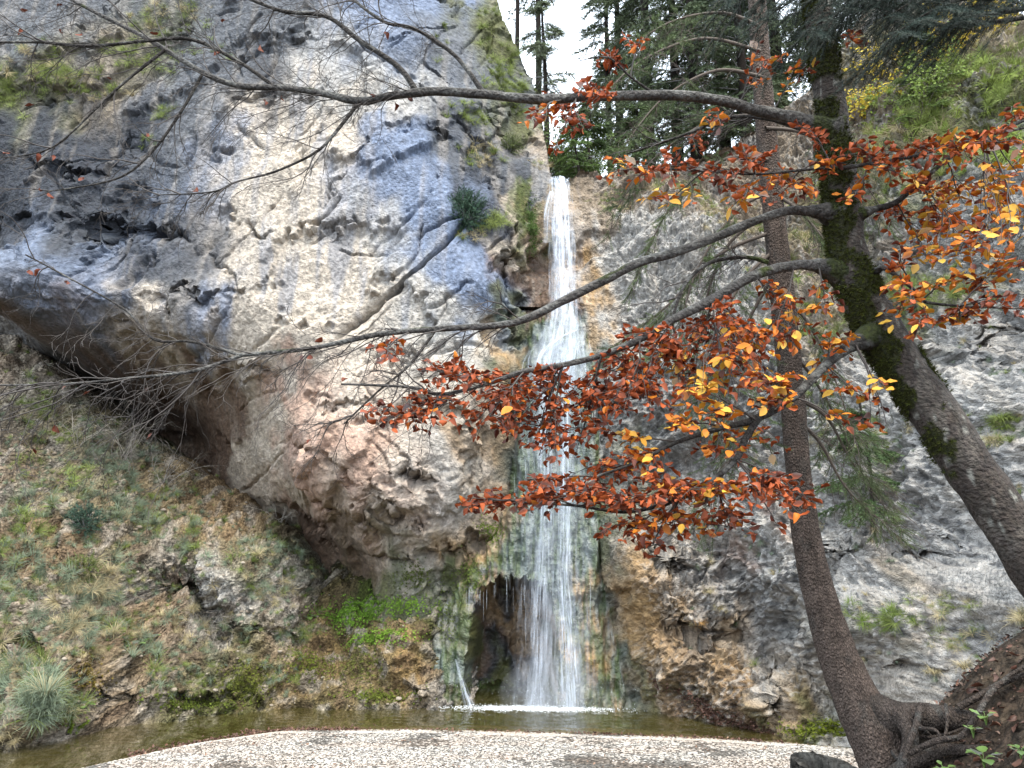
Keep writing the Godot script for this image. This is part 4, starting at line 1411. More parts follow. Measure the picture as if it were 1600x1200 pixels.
func beech() -> void:
	var bark := mat("beech bark", Color.WHITE, 0.85, true, 0.4)
	bark.albedo_texture = noise_tex(noise(111, 0.03, 5), 512, 0.45, 1.0)
	bark.heightmap_enabled = true
	bark.heightmap_texture = noise_tex(noise(112, 0.03, 5), 512)
	bark.heightmap_scale = 1.8
	bark.uv1_triplanar = true
	bark.uv1_world_triplanar = true
	bark.uv1_scale = Vector3.ONE * 2.2
	M.bark = bark
	var tree := thing("beech_tree", "leaning mossy beech with long bare branches and rust red leaves", "tree")
	# trunk
	var tl := [[1900, 1290, 3.7, 99.6], [1790, 1125, 3.8, 90.3], [1700, 1000, 3.88, 83.7], [1612, 872, 3.96, 77.0], [1545, 776, 4.03, 71.7], [1475, 670, 4.1, 72.0], [1425, 595, 4.16, 67.7], [1385, 535, 4.2, 69.1], [1350, 470, 4.23, 64.5], [1328, 410, 4.25, 59.9], [1316, 330, 4.28, 55.3], [1308, 250, 4.3, 53.8], [1297, 160, 4.32, 50.7], [1284, 60, 4.34, 47.6], [1276, -40, 4.36, 44.5], [1270, -160, 4.4, 39.9], [1262, -300, 4.5, 35.3]]
	var cv := curve(tl, 12)
	var mb := MB.new()
	var lump := noise(113, 3.5, 4)
	mb.tube(cv[0], cv[1], 56, Color.WHITE, lump, 0.13)
	var tufts := []
	var tcols := []
	for k in mb.v.size():
		var p := mb.v[k]
		var nn := mb.n[k]
		var t := 0.75 + 0.5 * bark_n.get_noise_3d(p.x * 1.4, p.y * 1.4, p.z * 1.4)
		var c := Color(0.085, 0.066, 0.054) * t
		var pa := patch_n.get_noise_3d(p.x * 1.7, p.y * 1.7, p.z * 1.7)
		if pa > 0.16: c = Color(0.14, 0.118, 0.10) * t
		if patch_n.get_noise_3d(p.x * 4.0 + 9.0, p.y * 4.0, p.z * 4.0) > 0.40: c = Color(0.27, 0.26, 0.23)
		# moss grows on the upper stem and along its upper left side
		var grow := smoothstep(3.0, 4.1, p.y) * 0.55 - nn.x * 0.14 + 0.55 * patch_n.get_noise_3d(p.x * 1.2 + 20.0, p.y * 1.2, p.z * 1.2)
		if grow > 0.53:
			c = Color(0.028, 0.028, 0.010).lerp(Color(0.042, 0.048, 0.011), clampf(0.5 + bark_n.get_noise_3d(p.x, p.y, p.z), 0, 1))
			if rng.randf() < 0.85:
				for e in 3:
					var s := rng.randf_range(0.010, 0.026)
					var jit := Vector3(rng.randf_range(-1, 1), rng.randf_range(-1, 1), rng.randf_range(-1, 1)) * 0.012
					var b := Basis(Quaternion(Vector3.UP, (nn + Vector3(rng.randf_range(-0.6, 0.6), rng.randf_range(-0.8, 0.5), rng.randf_range(-0.6, 0.6))).normalized())).rotated(nn, rng.randf() * TAU)
					tufts.append(Transform3D(b.scaled(Vector3.ONE * s), p + jit))
					tcols.append(Color(0.026, 0.027, 0.009).lerp(Color(0.055, 0.066, 0.013), pow(rng.randf(), 1.7)))
		c.a = 1.0
		mb.c[k] = c
	var trunk := put("trunk", mb.mesh(), bark, tree)
	var moss := MB.new()
	for k in 5:
		var a := TAU * k / 5.0
		var d := Vector3(cos(a), 0, sin(a))
		var s := Vector3(-d.z, 0, d.x) * 0.13
		var tip := d * 0.7 + Vector3.UP * 0.9
		var i := moss.vert(-s, Vector3.UP)
		moss.vert(s, Vector3.UP)
		moss.vert(tip, Vector3.UP)
		moss.tri(i, i + 1, i + 2)
	moss.smooth()
	scatter("moss", moss.mesh(), mat("moss", Color.WHITE, 0.95, true, 0.2), tufts, tcols, trunk)
	# branches
	var grey := Color(0.135, 0.126, 0.118)
	var dark := Color(0.062, 0.054, 0.048)
	var specs := [
		# the long upper branch
		[[[1304, 208, 4.3, 64], [1272, 196, 4.28, 32], [1230, 182, 4.26, 20.8], [1180, 172, 4.24, 18.4], [1130, 158, 4.22, 17.6], [1050, 149, 4.2, 17.6], [930, 151, 4.2, 16], [840, 155, 4.2, 16.8], [760, 148, 4.2, 15.2], [690, 143, 4.22, 15.2], [650, 145, 4.22, 14.4], [600, 152, 4.24, 12.8], [560, 158, 4.26, 14.4], [500, 145, 4.28, 11.2], [440, 137, 4.3, 10.4], [380, 135, 4.3, 10.4], [330, 120, 4.32, 9.6], [270, 85, 4.34, 8], [230, 60, 4.36, 7.2], [170, 30, 4.38, 6.4], [110, -2, 4.4, 5.6], [60, -40, 4.4, 4.8]], grey, 0.25],
		# the middle branch
		[[[1312, 336, 4.27, 59.2], [1280, 331, 4.25, 25.6], [1262, 330, 4.24, 16.8], [1230, 330, 4.22, 14.4], [1180, 345, 4.2, 14.4], [1120, 370, 4.18, 14.4], [1050, 396, 4.16, 15.2], [1000, 410, 4.14, 14.4], [940, 440, 4.12, 14.4], [880, 470, 4.1, 13.6], [830, 495, 4.1, 12.8], [780, 508, 4.1, 11.2], [700, 513, 4.1, 9.6], [600, 521, 4.1, 8.8], [533, 535, 4.1, 8], [480, 545, 4.1, 7.2], [400, 553, 4.12, 6.4], [370, 555, 4.14, 5.6]], grey, 0.3],
		[[[1320, 428, 4.25, 64], [1286, 417, 4.23, 27.2], [1268, 415, 4.22, 18.4], [1240, 415, 4.2, 16], [1180, 430, 4.14, 16], [1110, 470, 4.1, 16], [1050, 500, 4.06, 12.8], [1000, 530, 4.04, 11.2], [940, 555, 4.02, 9.6], [880, 570, 4.0, 8.8], [820, 580, 4.0, 8], [760, 600, 4.0, 6.4], [690, 616, 4.0, 5.6], [640, 605, 4.0, 4.8], [533, 600, 4.0, 3.2]], grey, 0.3],
		[[[1372, 520, 4.2, 67.2], [1346, 531, 4.13, 32], [1322, 545, 4.1, 17.6], [1290, 570, 4.06, 14.4], [1240, 620, 4.0, 13.6], [1180, 655, 3.96, 12], [1130, 668, 3.94, 8.8], [1060, 690, 3.9, 6.4], [1000, 720, 3.9, 4.8], [930, 745, 3.9, 3.2]], dark, 0.15],
		[[[1186, 652, 3.96, 11.2], [1165, 685, 3.94, 10.4], [1150, 718, 3.92, 9.6], [1110, 752, 3.9, 8.8], [1060, 780, 3.9, 7.2], [980, 800, 3.9, 4.8], [900, 790, 3.9, 4], [820, 785, 3.9, 3.2]], dark, 0.1],
		[[[1320, 345, 4.27, 52.8], [1348, 333, 4.22, 22.4], [1366, 327, 4.2, 12], [1400, 316, 4.15, 9.6], [1440, 282, 4.1, 8], [1480, 250, 4.05, 6.4], [1540, 212, 4.0, 5.6], [1610, 185, 4.0, 4.8]], dark, 0.2],
		[[[1300, 262, 4.1, 5.6], [1250, 266, 4.05, 4.8], [1180, 272, 4.0, 4], [1100, 268, 4.0, 3.2], [1020, 262, 4.0, 2.4]], dark, 0.0],
		[[[1320, 262, 4.15, 8], [1360, 256, 4.0, 5.6], [1430, 244, 3.95, 5.6], [1500, 222, 3.95, 4.8], [1600, 200, 3.95, 4]], dark, 0.0],
		[[[1340, 432, 4.23, 35.2], [1368, 424, 4.15, 12.8], [1384, 420, 4.08, 7.2], [1425, 450, 4.0, 5.6], [1440, 470, 4.0, 5.6], [1500, 478, 4.0, 4], [1600, 482, 4.0, 3.2]], dark, 0.0],
		# boughs rising from the upper branch
		[[[652, 146, 4.22, 11.2], [622, 104, 4.25, 9.6], [560, 62, 4.3, 8.8], [510, 26, 4.34, 7.2], [440, 17, 4.36, 6.4], [380, -6, 4.4, 4.8]], dark, 0.0],
		[[[756, 146, 4.2, 9.6], [712, 88, 4.24, 7.2], [650, 46, 4.28, 6.4], [600, 34, 4.3, 5.6], [550, -2, 4.34, 4.8]], dark, 0.0],
		[[[426, 133, 4.3, 7.2], [372, 96, 4.3, 6.4], [300, 62, 4.28, 6.4], [230, 64, 4.26, 5.6], [140, 72, 4.25, 5.6], [60, 66, 4.24, 4.8], [-30, 67, 4.22, 4]], dark, 0.0],
		[[[376, 555, 4.14, 5.6], [300, 534, 4.2, 4.8], [240, 530, 4.22, 4], [195, 484, 4.25, 3.2], [100, 430, 4.3, 2.4], [40, 398, 4.3, 2.4]], dark, 0.0],
		[[[378, 555, 4.14, 6.4], [300, 580, 4.1, 5.6], [200, 591, 4.08, 4], [100, 600, 4.05, 3.2], [-20, 602, 4.05, 2.4]], grey, 0.0],
		[[[562, 158, 4.26, 7.2], [520, 212, 4.22, 5.6], [490, 240, 4.2, 4.8], [430, 268, 4.2, 4], [370, 284, 4.2, 3.2], [330, 300, 4.2, 2.4], [240, 305, 4.2, 1.6]], dark, 0.0],
		[[[315, 118, 4.32, 5.6], [282, 176, 4.3, 4.8], [235, 240, 4.28, 4], [180, 280, 4.26, 3.2], [70, 300, 4.25, 1.6]], dark, 0.0],
		[[[258, 78, 4.34, 5.6], [200, 124, 4.32, 4.8], [160, 160, 4.3, 4], [80, 231, 4.28, 2.4], [-10, 248, 4.26, 1.6]], dark, 0.0],
		[[[682, 514, 4.1, 4.8], [640, 570, 4.05, 4], [590, 612, 4.0, 3.2], [538, 662, 4.0, 2.4]], dark, 0.0],
		# a smaller bough crossing the near spruce
		[[[1200, 410, 4.15, 8], [1165, 402, 4.15, 7.2], [1110, 410, 4.12, 6.4], [1070, 445, 4.1, 5.6], [1050, 500, 4.08, 4]], dark, 0.2],
		[[[1262, 205, 4.26, 9.6], [1200, 186, 4.35, 7.2], [1140, 184, 4.45, 6.4], [1060, 214, 4.5, 4.8], [980, 240, 4.5, 2.4]], dark, 0.2],
		[[[1030, 152, 4.2, 5.6], [985, 120, 4.15, 4], [950, 90, 4.1, 3.2], [905, 95, 4.1, 1.6]], dark, 0.0],
	]
	var nodes := []
	var lines := []
	for s in specs:
		nodes.append(limb(s[0], bark, "branch", tree, 14 if s[0][0][3] > 10 else 8, 8, s[2], s[1]))
		lines.append(curve(s[0], 6)[0])
	var tw := Twigs.new()
	for c in [
		[1180, 525, 60, 38, 30, "mix", 1110, 470, 4.1], [1100, 532, 62, 36, 48, "red", 1110, 470, 4.08], [1030, 540, 60, 32, 50, "red", 1050, 500, 4.05], [962, 580, 60, 32, 48, "red", 1000, 530, 4.02], [1060, 592, 70, 36, 50, "mix", 1050, 500, 4.05], [1150, 600, 60, 36, 36, "mix", 1110, 470, 4.1],
		[1000, 622, 60, 30, 52, "red", 1000, 530, 4.02], [930, 632, 60, 32, 48, "red", 940, 555, 4.0], [862, 600, 60, 28, 46, "red", 880, 570, 4.0], [790, 612, 60, 28, 44, "red", 820, 580, 4.0], [730, 590, 40, 24, 22, "red", 760, 600, 4.0], [690, 582, 32, 24, 20, "red", 760, 600, 4.0], [765, 650, 60, 30, 40, "red", 820, 580, 4.0], [845, 665, 60, 30, 40, "red", 880, 570, 4.0], [905, 690, 50, 26, 26, "red", 940, 555, 4.0],
		[680, 636, 50, 22, 24, "red", 690, 616, 4.0], [640, 650, 40, 22, 18, "red", 640, 605, 4.0], [600, 646, 24, 14, 9, "red", 640, 605, 4.0], [600, 550, 40, 12, 12, "red", 640, 520, 4.1], [842, 712, 42, 18, 20, "red", 880, 570, 4.0],
		[1250, 772, 36, 18, 14, "red", 1150, 718, 3.92], [1185, 765, 50, 22, 30, "red", 1150, 718, 3.92], [1110, 770, 60, 24, 40, "mix", 1110, 752, 3.9], [1040, 765, 60, 24, 42, "mix", 1060, 780, 3.9], [970, 782, 60, 22, 42, "red", 980, 800, 3.9], [900, 772, 60, 22, 34, "red", 980, 800, 3.9], [840, 782, 50, 18, 30, "red", 900, 790, 3.9], [772, 786, 42, 16, 24, "red", 820, 785, 3.9], [728, 790, 25, 10, 12, "red", 820, 785, 3.9], [1000, 722, 60, 18, 28, "mix", 1060, 690, 3.9], [932, 742, 50, 18, 24, "red", 1000, 720, 3.9], [1050, 822, 60, 20, 26, "mix", 1060, 780, 3.9], [980, 832, 50, 16, 18, "red", 1060, 780, 3.9], [1140, 824, 50, 20, 24, "red", 1110, 752, 3.9], [1020, 852, 30, 12, 10, "red", 1060, 780, 3.9], [1170, 692, 60, 22, 14, "mix", 1186, 652, 3.96], [820, 748, 40, 14, 14, "red", 930, 745, 3.9],
		[1230, 542, 50, 32, 20, "orange", 1240, 415, 4.2], [1200, 592, 40, 28, 18, "orange", 1240, 620, 4.0], [1290, 482, 40, 24, 12, "orange", 1280, 416, 4.2], [1280, 570, 34, 22, 10, "orange", 1290, 570, 4.05], [1330, 610, 40, 24, 9, "orange", 1290, 570, 4.05], [1372, 600, 20, 14, 4, "yellow", 1335, 536, 4.1], [1115, 640, 40, 28, 18, "yellow", 1180, 655, 3.95], [1085, 605, 30, 18, 9, "yellow", 1180, 655, 3.95], [1310, 660, 40, 18, 6, "orange", 1240, 620, 4.0], [1385, 662, 24, 10, 3, "mix", 1335, 536, 4.1], [975, 690, 40, 20, 9, "yellow", 1060, 690, 3.9], [1060, 660, 30, 20, 10, "yellow", 1130, 668, 3.93],
		[970, 266, 40, 18, 12, "mix", 1100, 268, 4.0], [1040, 258, 40, 22, 16, "red", 1100, 268, 4.0], [1110, 272, 40, 20, 16, "red", 1180, 272, 4.0], [1170, 252, 40, 28, 18, "red", 1180, 272, 4.0], [1045, 312, 34, 18, 12, "yellow", 1100, 268, 4.0], [1160, 312, 30, 24, 13, "mix", 1180, 272, 4.0], [1232, 292, 50, 26, 22, "mix", 1250, 266, 4.05], [1300, 252, 50, 20, 18, "mix", 1250, 266, 4.05], [1362, 242, 50, 22, 22, "red", 1360, 256, 4.0], [1270, 206, 36, 18, 11, "red", 1300, 262, 4.1], [1200, 96, 40, 28, 14, "mix", 1140, 184, 4.4], [1262, 100, 24, 18, 6, "orange", 1200, 186, 4.35], [1120, 180, 24, 18, 6, "mix", 1140, 184, 4.4], [1090, 222, 30, 16, 8, "red", 1060, 214, 4.5],
		[1430, 232, 50, 22, 22, "red", 1430, 244, 3.95], [1500, 240, 50, 24, 26, "mix", 1500, 222, 3.95], [1562, 224, 50, 26, 26, "mix", 1500, 222, 3.95], [1590, 182, 24, 16, 10, "mix", 1540, 212, 4.0], [1440, 302, 44, 26, 26, "mix", 1440, 282, 4.1], [1500, 312, 50, 26, 30, "yellow", 1480, 250, 4.05], [1568, 322, 40, 36, 26, "yellow", 1540, 212, 4.0], [1440, 380, 40, 28, 20, "yellow", 1400, 316, 4.15], [1500, 392, 44, 26, 26, "orange", 1440, 282, 4.1], [1570, 410, 40, 26, 16, "mix", 1500, 478, 4.0], [1402, 402, 24, 22, 10, "mix", 1425, 450, 4.0], [1400, 342, 30, 22, 14, "red", 1400, 316, 4.15], [1430, 470, 40, 14, 10, "orange", 1425, 450, 4.0], [1500, 502, 50, 18, 20, "mix", 1500, 478, 4.0], [1450, 512, 30, 14, 10, "mix", 1440, 470, 4.0], [1560, 482, 40, 18, 14, "red", 1500, 478, 4.0], [1540, 440, 40, 18, 12, "mix", 1500, 478, 4.0], [1400, 500, 24, 18, 6, "yellow", 1425, 450, 4.0],
		[1210, 470, 40, 26, 12, "mix", 1180, 430, 4.14], [1140, 490, 50, 20, 16, "red", 1110, 470, 4.1], [1300, 540, 40, 22, 12, "orange", 1290, 570, 4.05], [1160, 560, 50, 24, 16, "orange", 1110, 470, 4.1], [1210, 640, 40, 20, 10, "orange", 1240, 620, 4.0], [1120, 700, 50, 18, 12, "mix", 1130, 668, 3.94], [1210, 810, 40, 16, 8, "red", 1150, 718, 3.92], [1400, 270, 40, 20, 14, "mix", 1360, 256, 4.0], [1340, 300, 34, 18, 9, "mix", 1360, 256, 4.0], [1540, 370, 44, 26, 16, "orange", 1540, 212, 4.0], [1470, 350, 44, 26, 16, "orange", 1440, 282, 4.1], [1590, 270, 24, 30, 10, "orange", 1540, 212, 4.0], [1590, 370, 20, 30, 9, "yellow", 1540, 212, 4.0], [1410, 440, 30, 20, 9, "orange", 1425, 450, 4.0], [1480, 440, 40, 16, 10, "orange", 1440, 470, 4.0],
		[955, 92, 34, 18, 15, "red", 950, 90, 4.1], [925, 150, 30, 22, 20, "red", 960, 150, 4.2], [872, 166, 30, 22, 18, "red", 900, 153, 4.2], [902, 190, 28, 14, 9, "red", 900, 153, 4.2], [836, 186, 24, 10, 8, "orange", 880, 155, 4.2], [868, 236, 12, 5, 3, "red", 900, 153, 4.2], [1000, 62, 25, 12, 6, "red", 985, 120, 4.15], [1340, 60, 30, 20, 6, "mix", 1290, 60, 4.3],
	]:
		clump(tw, c[0], c[1], c[2] * 1.15, c[3] * 1.2, int(c[4] * 3.2), c[5], c[6], c[7], c[8])
	# bare twigs on the far ends of the branches
	for s in [[0, 60, 122, 52, 0.55, 2], [9, 8, 30, 17, 0.5, 2], [10, 6, 24, 13, 0.45, 2], [11, 4, 35, 20, 0.42, 2], [12, 6, 30, 14, 0.45, 2], [13, 2, 24, 30, 0.6, 2], [1, 62, 95, 26, 0.5, 2], [14, 6, 36, 15, 0.4, 2], [15, 4, 24, 11, 0.4, 2], [16, 4, 24, 11, 0.35, 2], [17, 4, 17, 7, 0.35, 2], [2, 62, 77, 14, 0.4, 2], [18, 3, 22, 9, 0.35, 1], [19, 4, 23, 14, 0.4, 2]]:
		var line: PackedVector3Array = lines[s[0]]
		for k in s[3]:
			var i := clampi(rng.randi_range(s[1], s[2]), 1, line.size() - 2)
			var dir := (line[i + 1] - line[i - 1]).normalized()
			var sd := (dir * 0.8 + Vector3(rng.randf_range(-0.5, 0.3), rng.randf_range(-0.9, 0.75), rng.randf_range(-0.6, 0.6))).normalized()
			brush(tw, line[i], sd, s[4] * rng.randf_range(0.4, 1.15), rng.randf_range(0.0028, 0.0055), s[5], "dry", 0.003)
	for g in [[45, 15], [42, 48], [56, 162], [62, 238], [80, 243], [18, 239], [118, 52], [122, 277], [64, 300], [74, 298], [308, 290], [406, 68], [410, 156], [228, 208], [345, 82], [250, 50], [47, 420], [66, 419], [100, 440], [470, 552], [478, 555], [545, 590], [590, 556], [600, 48], [640, 150], [505, 525]]:
		hang_leaf(tw, at(g[0], g[1], 4.28), Vector3(rng.randf_range(-1, 1), -0.6, 0.3).normalized(), "dry", 0.06)
	var tm := mat("twig bark", srgb(0.038, 0.03, 0.026), 0.7, false, 0.5)
	var tn := put("twig", tw.mb.mesh(), tm, tree)
	tn.set_meta("kind", "stuff")
	# leaves: the largest in view one by one, the rest as one mass
	var order := []
	for k in tw.leaves.size():
		var tr: Transform3D = tw.leaves[k][0]
		var size: float = tr.basis.x.length() / tr.origin.distance_to(EYE)
		var cosv := absf(tr.basis.y.normalized().dot((tr.origin - EYE).normalized()))
		order.append([size * (0.3 + cosv), k])
	order.sort_custom(func(a, b): return a[0] > b[0])
	var lm := mat("autumn leaf", Color.WHITE, 0.6, true, 0.35)
	lm.backlight_enabled = true
	lm.backlight = Color(0.5, 0.5, 0.5)
	var tints := {}
	var places := [[], [], [], [], [], []]
	var cols := [[], [], [], [], [], []]
	for n in order.size():
		var l: Array = tw.leaves[order[n][1]]
		if n < 300:
			var c: Color = l[1]
			var key := Vector3i(int(c.r * 12), int(c.g * 14), 0)
			if not tints.has(key):
				var m: StandardMaterial3D = lm.duplicate()
				m.albedo_color = srgb(c.r, c.g, c.b)
				m.vertex_color_use_as_albedo = false
				tints[key] = m
			var o := put("leaf", leaf_mesh[l[2]], tints[key], tree)
			o.transform = l[0]
		else:
			places[l[2]].append(l[0])
			cols[l[2]].append(l[1])
	for k in 6:
		if places[k].size(): scatter("foliage", leaf_mesh[k], lm, places[k], cols[k], tree)
	print("leaves ", tw.leaves.size(), " tints ", tints.size())

# ---------------------------------------------------------------- conifers
var sprig: ArrayMesh
var far_sprig: ArrayMesh
var blade_tuft := []
func needle_shapes() -> void:
	var r := RandomNumberGenerator.new()
	r.seed = 7
	# a twig with needles all round, 1 long, along +x
	for which in 2:
		var mb := MB.new()
		var count := 60 if which == 0 else 26
		mb.tube(PackedVector3Array([Vector3.ZERO, Vector3(0.5, 0.0, 0.0), Vector3(1, -0.04, 0)]), PackedFloat32Array([0.016, 0.012, 0.006]), 3, Color(0.5, 0.35, 0.25), null, 0, false)
		for k in count:
			var t := (k + r.randf()) / count
			var a := r.randf_range(-2.3, 2.3)
			var d := Vector3(r.randf_range(0.3, 0.8), cos(a) * 0.6, sin(a)).normalized()
			var l := r.randf_range(0.11, 0.17) * (1.0 if which == 0 else 1.6)
			var w := d.cross(Vector3(r.randf(), r.randf(), r.randf())).normalized() * (0.008 if which == 0 else 0.022)
			var p := Vector3(t, -0.04 * t * t, 0)
			var tone := r.randf_range(0.7, 1.2)
			var c := Color(tone, tone, tone)
			var i := mb.vert(p - w, Vector3.UP, c)
			mb.vert(p + w, Vector3.UP, c)
			mb.vert(p + d * l + w * 0.5, Vector3.UP, c)
			mb.vert(p + d * l - w * 0.5, Vector3.UP, c)
			mb.idx.append_array([i, i + 1, i + 2, i, i + 2, i + 3])
		mb.smooth()
		if which == 0: sprig = mb.mesh()
		else: far_sprig = mb.mesh()
	M.needle = mat("needles", Color.WHITE, 0.7, true, 0.4)
	M.needle.backlight_enabled = true
	M.needle.backlight = Color(0.3, 0.3, 0.3)
	# tufts of grass: arching blades
	for kind in 4:
		var mb := MB.new()
		for k in 64:
			var a := r.randf() * TAU
			var d := Vector3(cos(a), 0, sin(a))
			var lean := r.randf_range(0.25, 1.0)
			var l := r.randf_range(0.55, 1.0)
			var droop := r.randf_range(0.7, 1.7) * (0.8 if kind < 2 else 1.25)
			var side := Vector3(-d.z, 0, d.x)
			var w := r.randf_range(0.006, 0.011)
			var base := d * r.randf() * 0.12
			var tone := r.randf_range(0.65, 1.2)
			var c := Color(tone, tone, tone)
			if r.randf() < 0.28: c = Color(2.1, 1.45, 1.5) * tone
			var i := mb.v.size()
			for s in 5:
				var t := s / 4.0
				var p := base + d * lean * l * t * (1.0 - 0.15 * t) + Vector3.UP * l * (t - droop * 0.6 * t * t)
				mb.vert(p - side * w * (1.0 - t * 0.85), Vector3.UP, c)
				mb.vert(p + side * w * (1.0 - t * 0.85), Vector3.UP, c)
			for s in 4:
				mb.idx.append_array([i + s * 2, i + s * 2 + 1, i + s * 2 + 3, i + s * 2, i + s * 2 + 3, i + s * 2 + 2])
		mb.smooth()
		blade_tuft.append(mb.mesh())

func aim(dir: Vector3, size: float, roll := 0.0) -> Basis:
	var x := dir.normalized()
	var z := x.cross(Vector3.UP).normalized()
	if z.length() < 0.1: z = Vector3.BACK
	var y := z.cross(x)
	return Basis(x, y, z).rotated(x, roll).scaled(Vector3.ONE * size)

# boughs of a conifer with sprigs along them
func bough(mb: MB, places: Array, cols: Array, a: Vector3, dir: Vector3, l: float, r: float, droop: float, size: float, tint: Color, thin := 1.0) -> void:
	var n := 8
	var pts := PackedVector3Array([a])
	var rad := PackedFloat32Array([r])
	var d := dir.normalized()
	for k in n:
		d = (d + Vector3(rng.randf_range(-0.1, 0.1), -droop / n + (0.12 if k > 5 else 0.0), rng.randf_range(-0.1, 0.1))).normalized()
		pts.append(pts[-1] + d * l / n)
		rad.append(r * (1.0 - 0.8 * (k + 1.0) / n))
		var lat := d.cross(Vector3.UP).normalized()
		if k < 2 and l > 1.0: continue
		var reach := l * 0.34 * (1.0 - 0.6 * absf(k / float(n) - 0.35))
		for sgn in [-1, 1]:
			if rng.randf() > thin: continue
			var sd: Vector3 = (d * 0.8 + lat * sgn * 0.8 + Vector3(0, rng.randf_range(-0.55, 0.05), 0)).normalized()
			var p := pts[-1]
			var steps := maxi(1, int(reach / (size * 0.7)))
			for s in steps:
				places.append(Transform3D(aim((sd + Vector3(0, -0.15 * s, 0)).normalized(), size * rng.randf_range(0.8, 1.2), rng.randf_range(-0.5, 0.5)), p))
				cols.append(tint * rng.randf_range(0.6, 1.35))
				if rng.randf() < 0.6:
					places.append(Transform3D(aim((sd + lat * rng.randf_range(-0.7, 0.7) + Vector3(0, rng.randf_range(-0.8, 0.0), 0)).normalized(), size * rng.randf_range(0.6, 1.0), rng.randf_range(-0.5, 0.5)), p))
					cols.append(tint * rng.randf_range(0.6, 1.35))
				p += sd * size * 0.7
		places.append(Transform3D(aim(d, size), pts[-1]))
		cols.append(tint * rng.randf_range(0.7, 1.3))
	mb.tube(pts, rad, 4, Color(1, 1, 1), null, 0, false)

func curved_spruce() -> void:
	var bark := mat("spruce bark", Color.WHITE, 0.92, true, 0.3)
	var cell := noise(121, 0.045, 2, FastNoiseLite.TYPE_CELLULAR)
	cell.cellular_return_type = FastNoiseLite.RETURN_DISTANCE
	bark.heightmap_enabled = true
	bark.heightmap_texture = noise_tex(cell, 512)
	bark.heightmap_scale = 3.2
	var scale_n := noise(122, 0.05, 3, FastNoiseLite.TYPE_CELLULAR)
	scale_n.cellular_return_type = FastNoiseLite.RETURN_DISTANCE2_SUB
	scale_n.domain_warp_enabled = true
	scale_n.domain_warp_amplitude = 14.0
	bark.albedo_texture = noise_tex(scale_n, 512, 0.35, 1.0)
	bark.uv1_triplanar = true
	bark.uv1_world_triplanar = true
	bark.uv1_scale = Vector3(3.2, 2.0, 3.2)
	M.spruce_bark = bark
	var tree := thing("spruce_tree", "spruce with a sabre curved brown trunk and bare roots on the bank", "tree")
	var list := [[1410, 1275, 5.05, 85.0], [1395, 1215, 5.05, 83.6], [1368, 1150, 5.1, 75.1], [1335, 1085, 5.2, 63.7], [1308, 1020, 5.28, 55.3], [1286, 950, 5.34, 48.8], [1268, 880, 5.4, 44.0], [1256, 810, 5.44, 39.8], [1246, 720, 5.5, 36.2], [1238, 620, 5.55, 37.4], [1226, 500, 5.6, 38.9], [1214, 380, 5.66, 36.3], [1202, 260, 5.72, 34.6], [1192, 140, 5.78, 32.8], [1184, 20, 5.85, 31.2], [1178, -100, 5.9, 29.3], [1170, -300, 6.0, 25.9], [1160, -700, 6.2, 17.3]]
	var cv := curve(list, 10)
	var mb := MB.new()
	mb.tube(cv[0], cv[1], 40, Color.WHITE, bark_n, 0.07)
	for k in mb.v.size():
		var p := mb.v[k]
		var t := 0.8 + 0.5 * bark_n.get_noise_3d(p.x * 2.0, p.y * 1.2, p.z * 2.0)
		var c := Color(0.34, 0.255, 0.21) * t
		if patch_n.get_noise_3d(p.x * 2.0, p.y * 1.2, p.z * 2.0) > 0.25: c = c.lerp(Color(0.19, 0.17, 0.15), 0.5)
		c.a = 1.0
		mb.c[k] = c
	put("trunk", mb.mesh(), bark, tree)
	var rootc := Color(0.22, 0.175, 0.15)
	for r in [
		[[1345, 1100, 5.16, 50.3], [1395, 1122, 5.02, 49.0], [1440, 1120, 4.95, 38.1], [1480, 1122, 4.92, 34.0], [1520, 1128, 4.9, 24.5], [1570, 1150, 4.85, 12.2]],
		[[1405, 1118, 4.94, 27.2], [1422, 1145, 4.86, 23.1], [1418, 1180, 4.8, 20.4], [1405, 1225, 4.75, 20.4]],
		[[1380, 1225, 4.86, 27.2], [1425, 1192, 4.78, 20.4], [1470, 1172, 4.74, 17.7], [1520, 1172, 4.7, 13.6], [1560, 1166, 4.68, 9.5]],
		[[1420, 1178, 4.72, 8.2], [1462, 1158, 4.68, 8.8], [1502, 1150, 4.66, 8.8], [1526, 1118, 4.68, 8.8], [1548, 1082, 4.74, 8.2], [1580, 1055, 4.8, 6.8], [1620, 1030, 4.8, 6.1]],
		[[1440, 1102, 4.9, 10.9], [1432, 1130, 4.82, 9.5], [1420, 1165, 4.74, 8.2], [1412, 1190, 4.7, 6.8]],
		[[1498, 1105, 4.86, 9.5], [1530, 1088, 4.84, 10.2], [1560, 1070, 4.84, 9.5], [1610, 1050, 4.84, 6.8]],
		[[1436, 1138, 4.76, 4.8], [1460, 1140, 4.72, 4.8], [1470, 1152, 4.7, 3.4]],
		[[1478, 1100, 4.84, 5.4], [1480, 1130, 4.78, 4.8], [1476, 1152, 4.74, 3.4]],
	]:
		limb(r, bark, "root", tree, 12, 8, 0.0, rootc)
	# a tangle of thinner roots that dive into the soil
	for k in 16:
		var px := rng.randf_range(1395, 1520)
		var py := rng.randf_range(1122, 1195)
		var d := 4.86
		var w := rng.randf_range(5, 11)
		var dir := rng.randf_range(-0.15, 1.0)
		var r := []
		for i in rng.randi_range(4, 6):
			r.append([px, py, d + rng.randf_range(-0.06, 0.04), w])
			px += cos(dir) * rng.randf_range(18, 34)
			py += sin(dir) * rng.randf_range(18, 34)
			dir = clampf(dir + rng.randf_range(-0.6, 0.6), -0.35, 1.3)
			w *= 0.82
			d -= 0.02
		limb(r, bark, "root", tree, 7, 5, 0.0, rootc * 0.8)
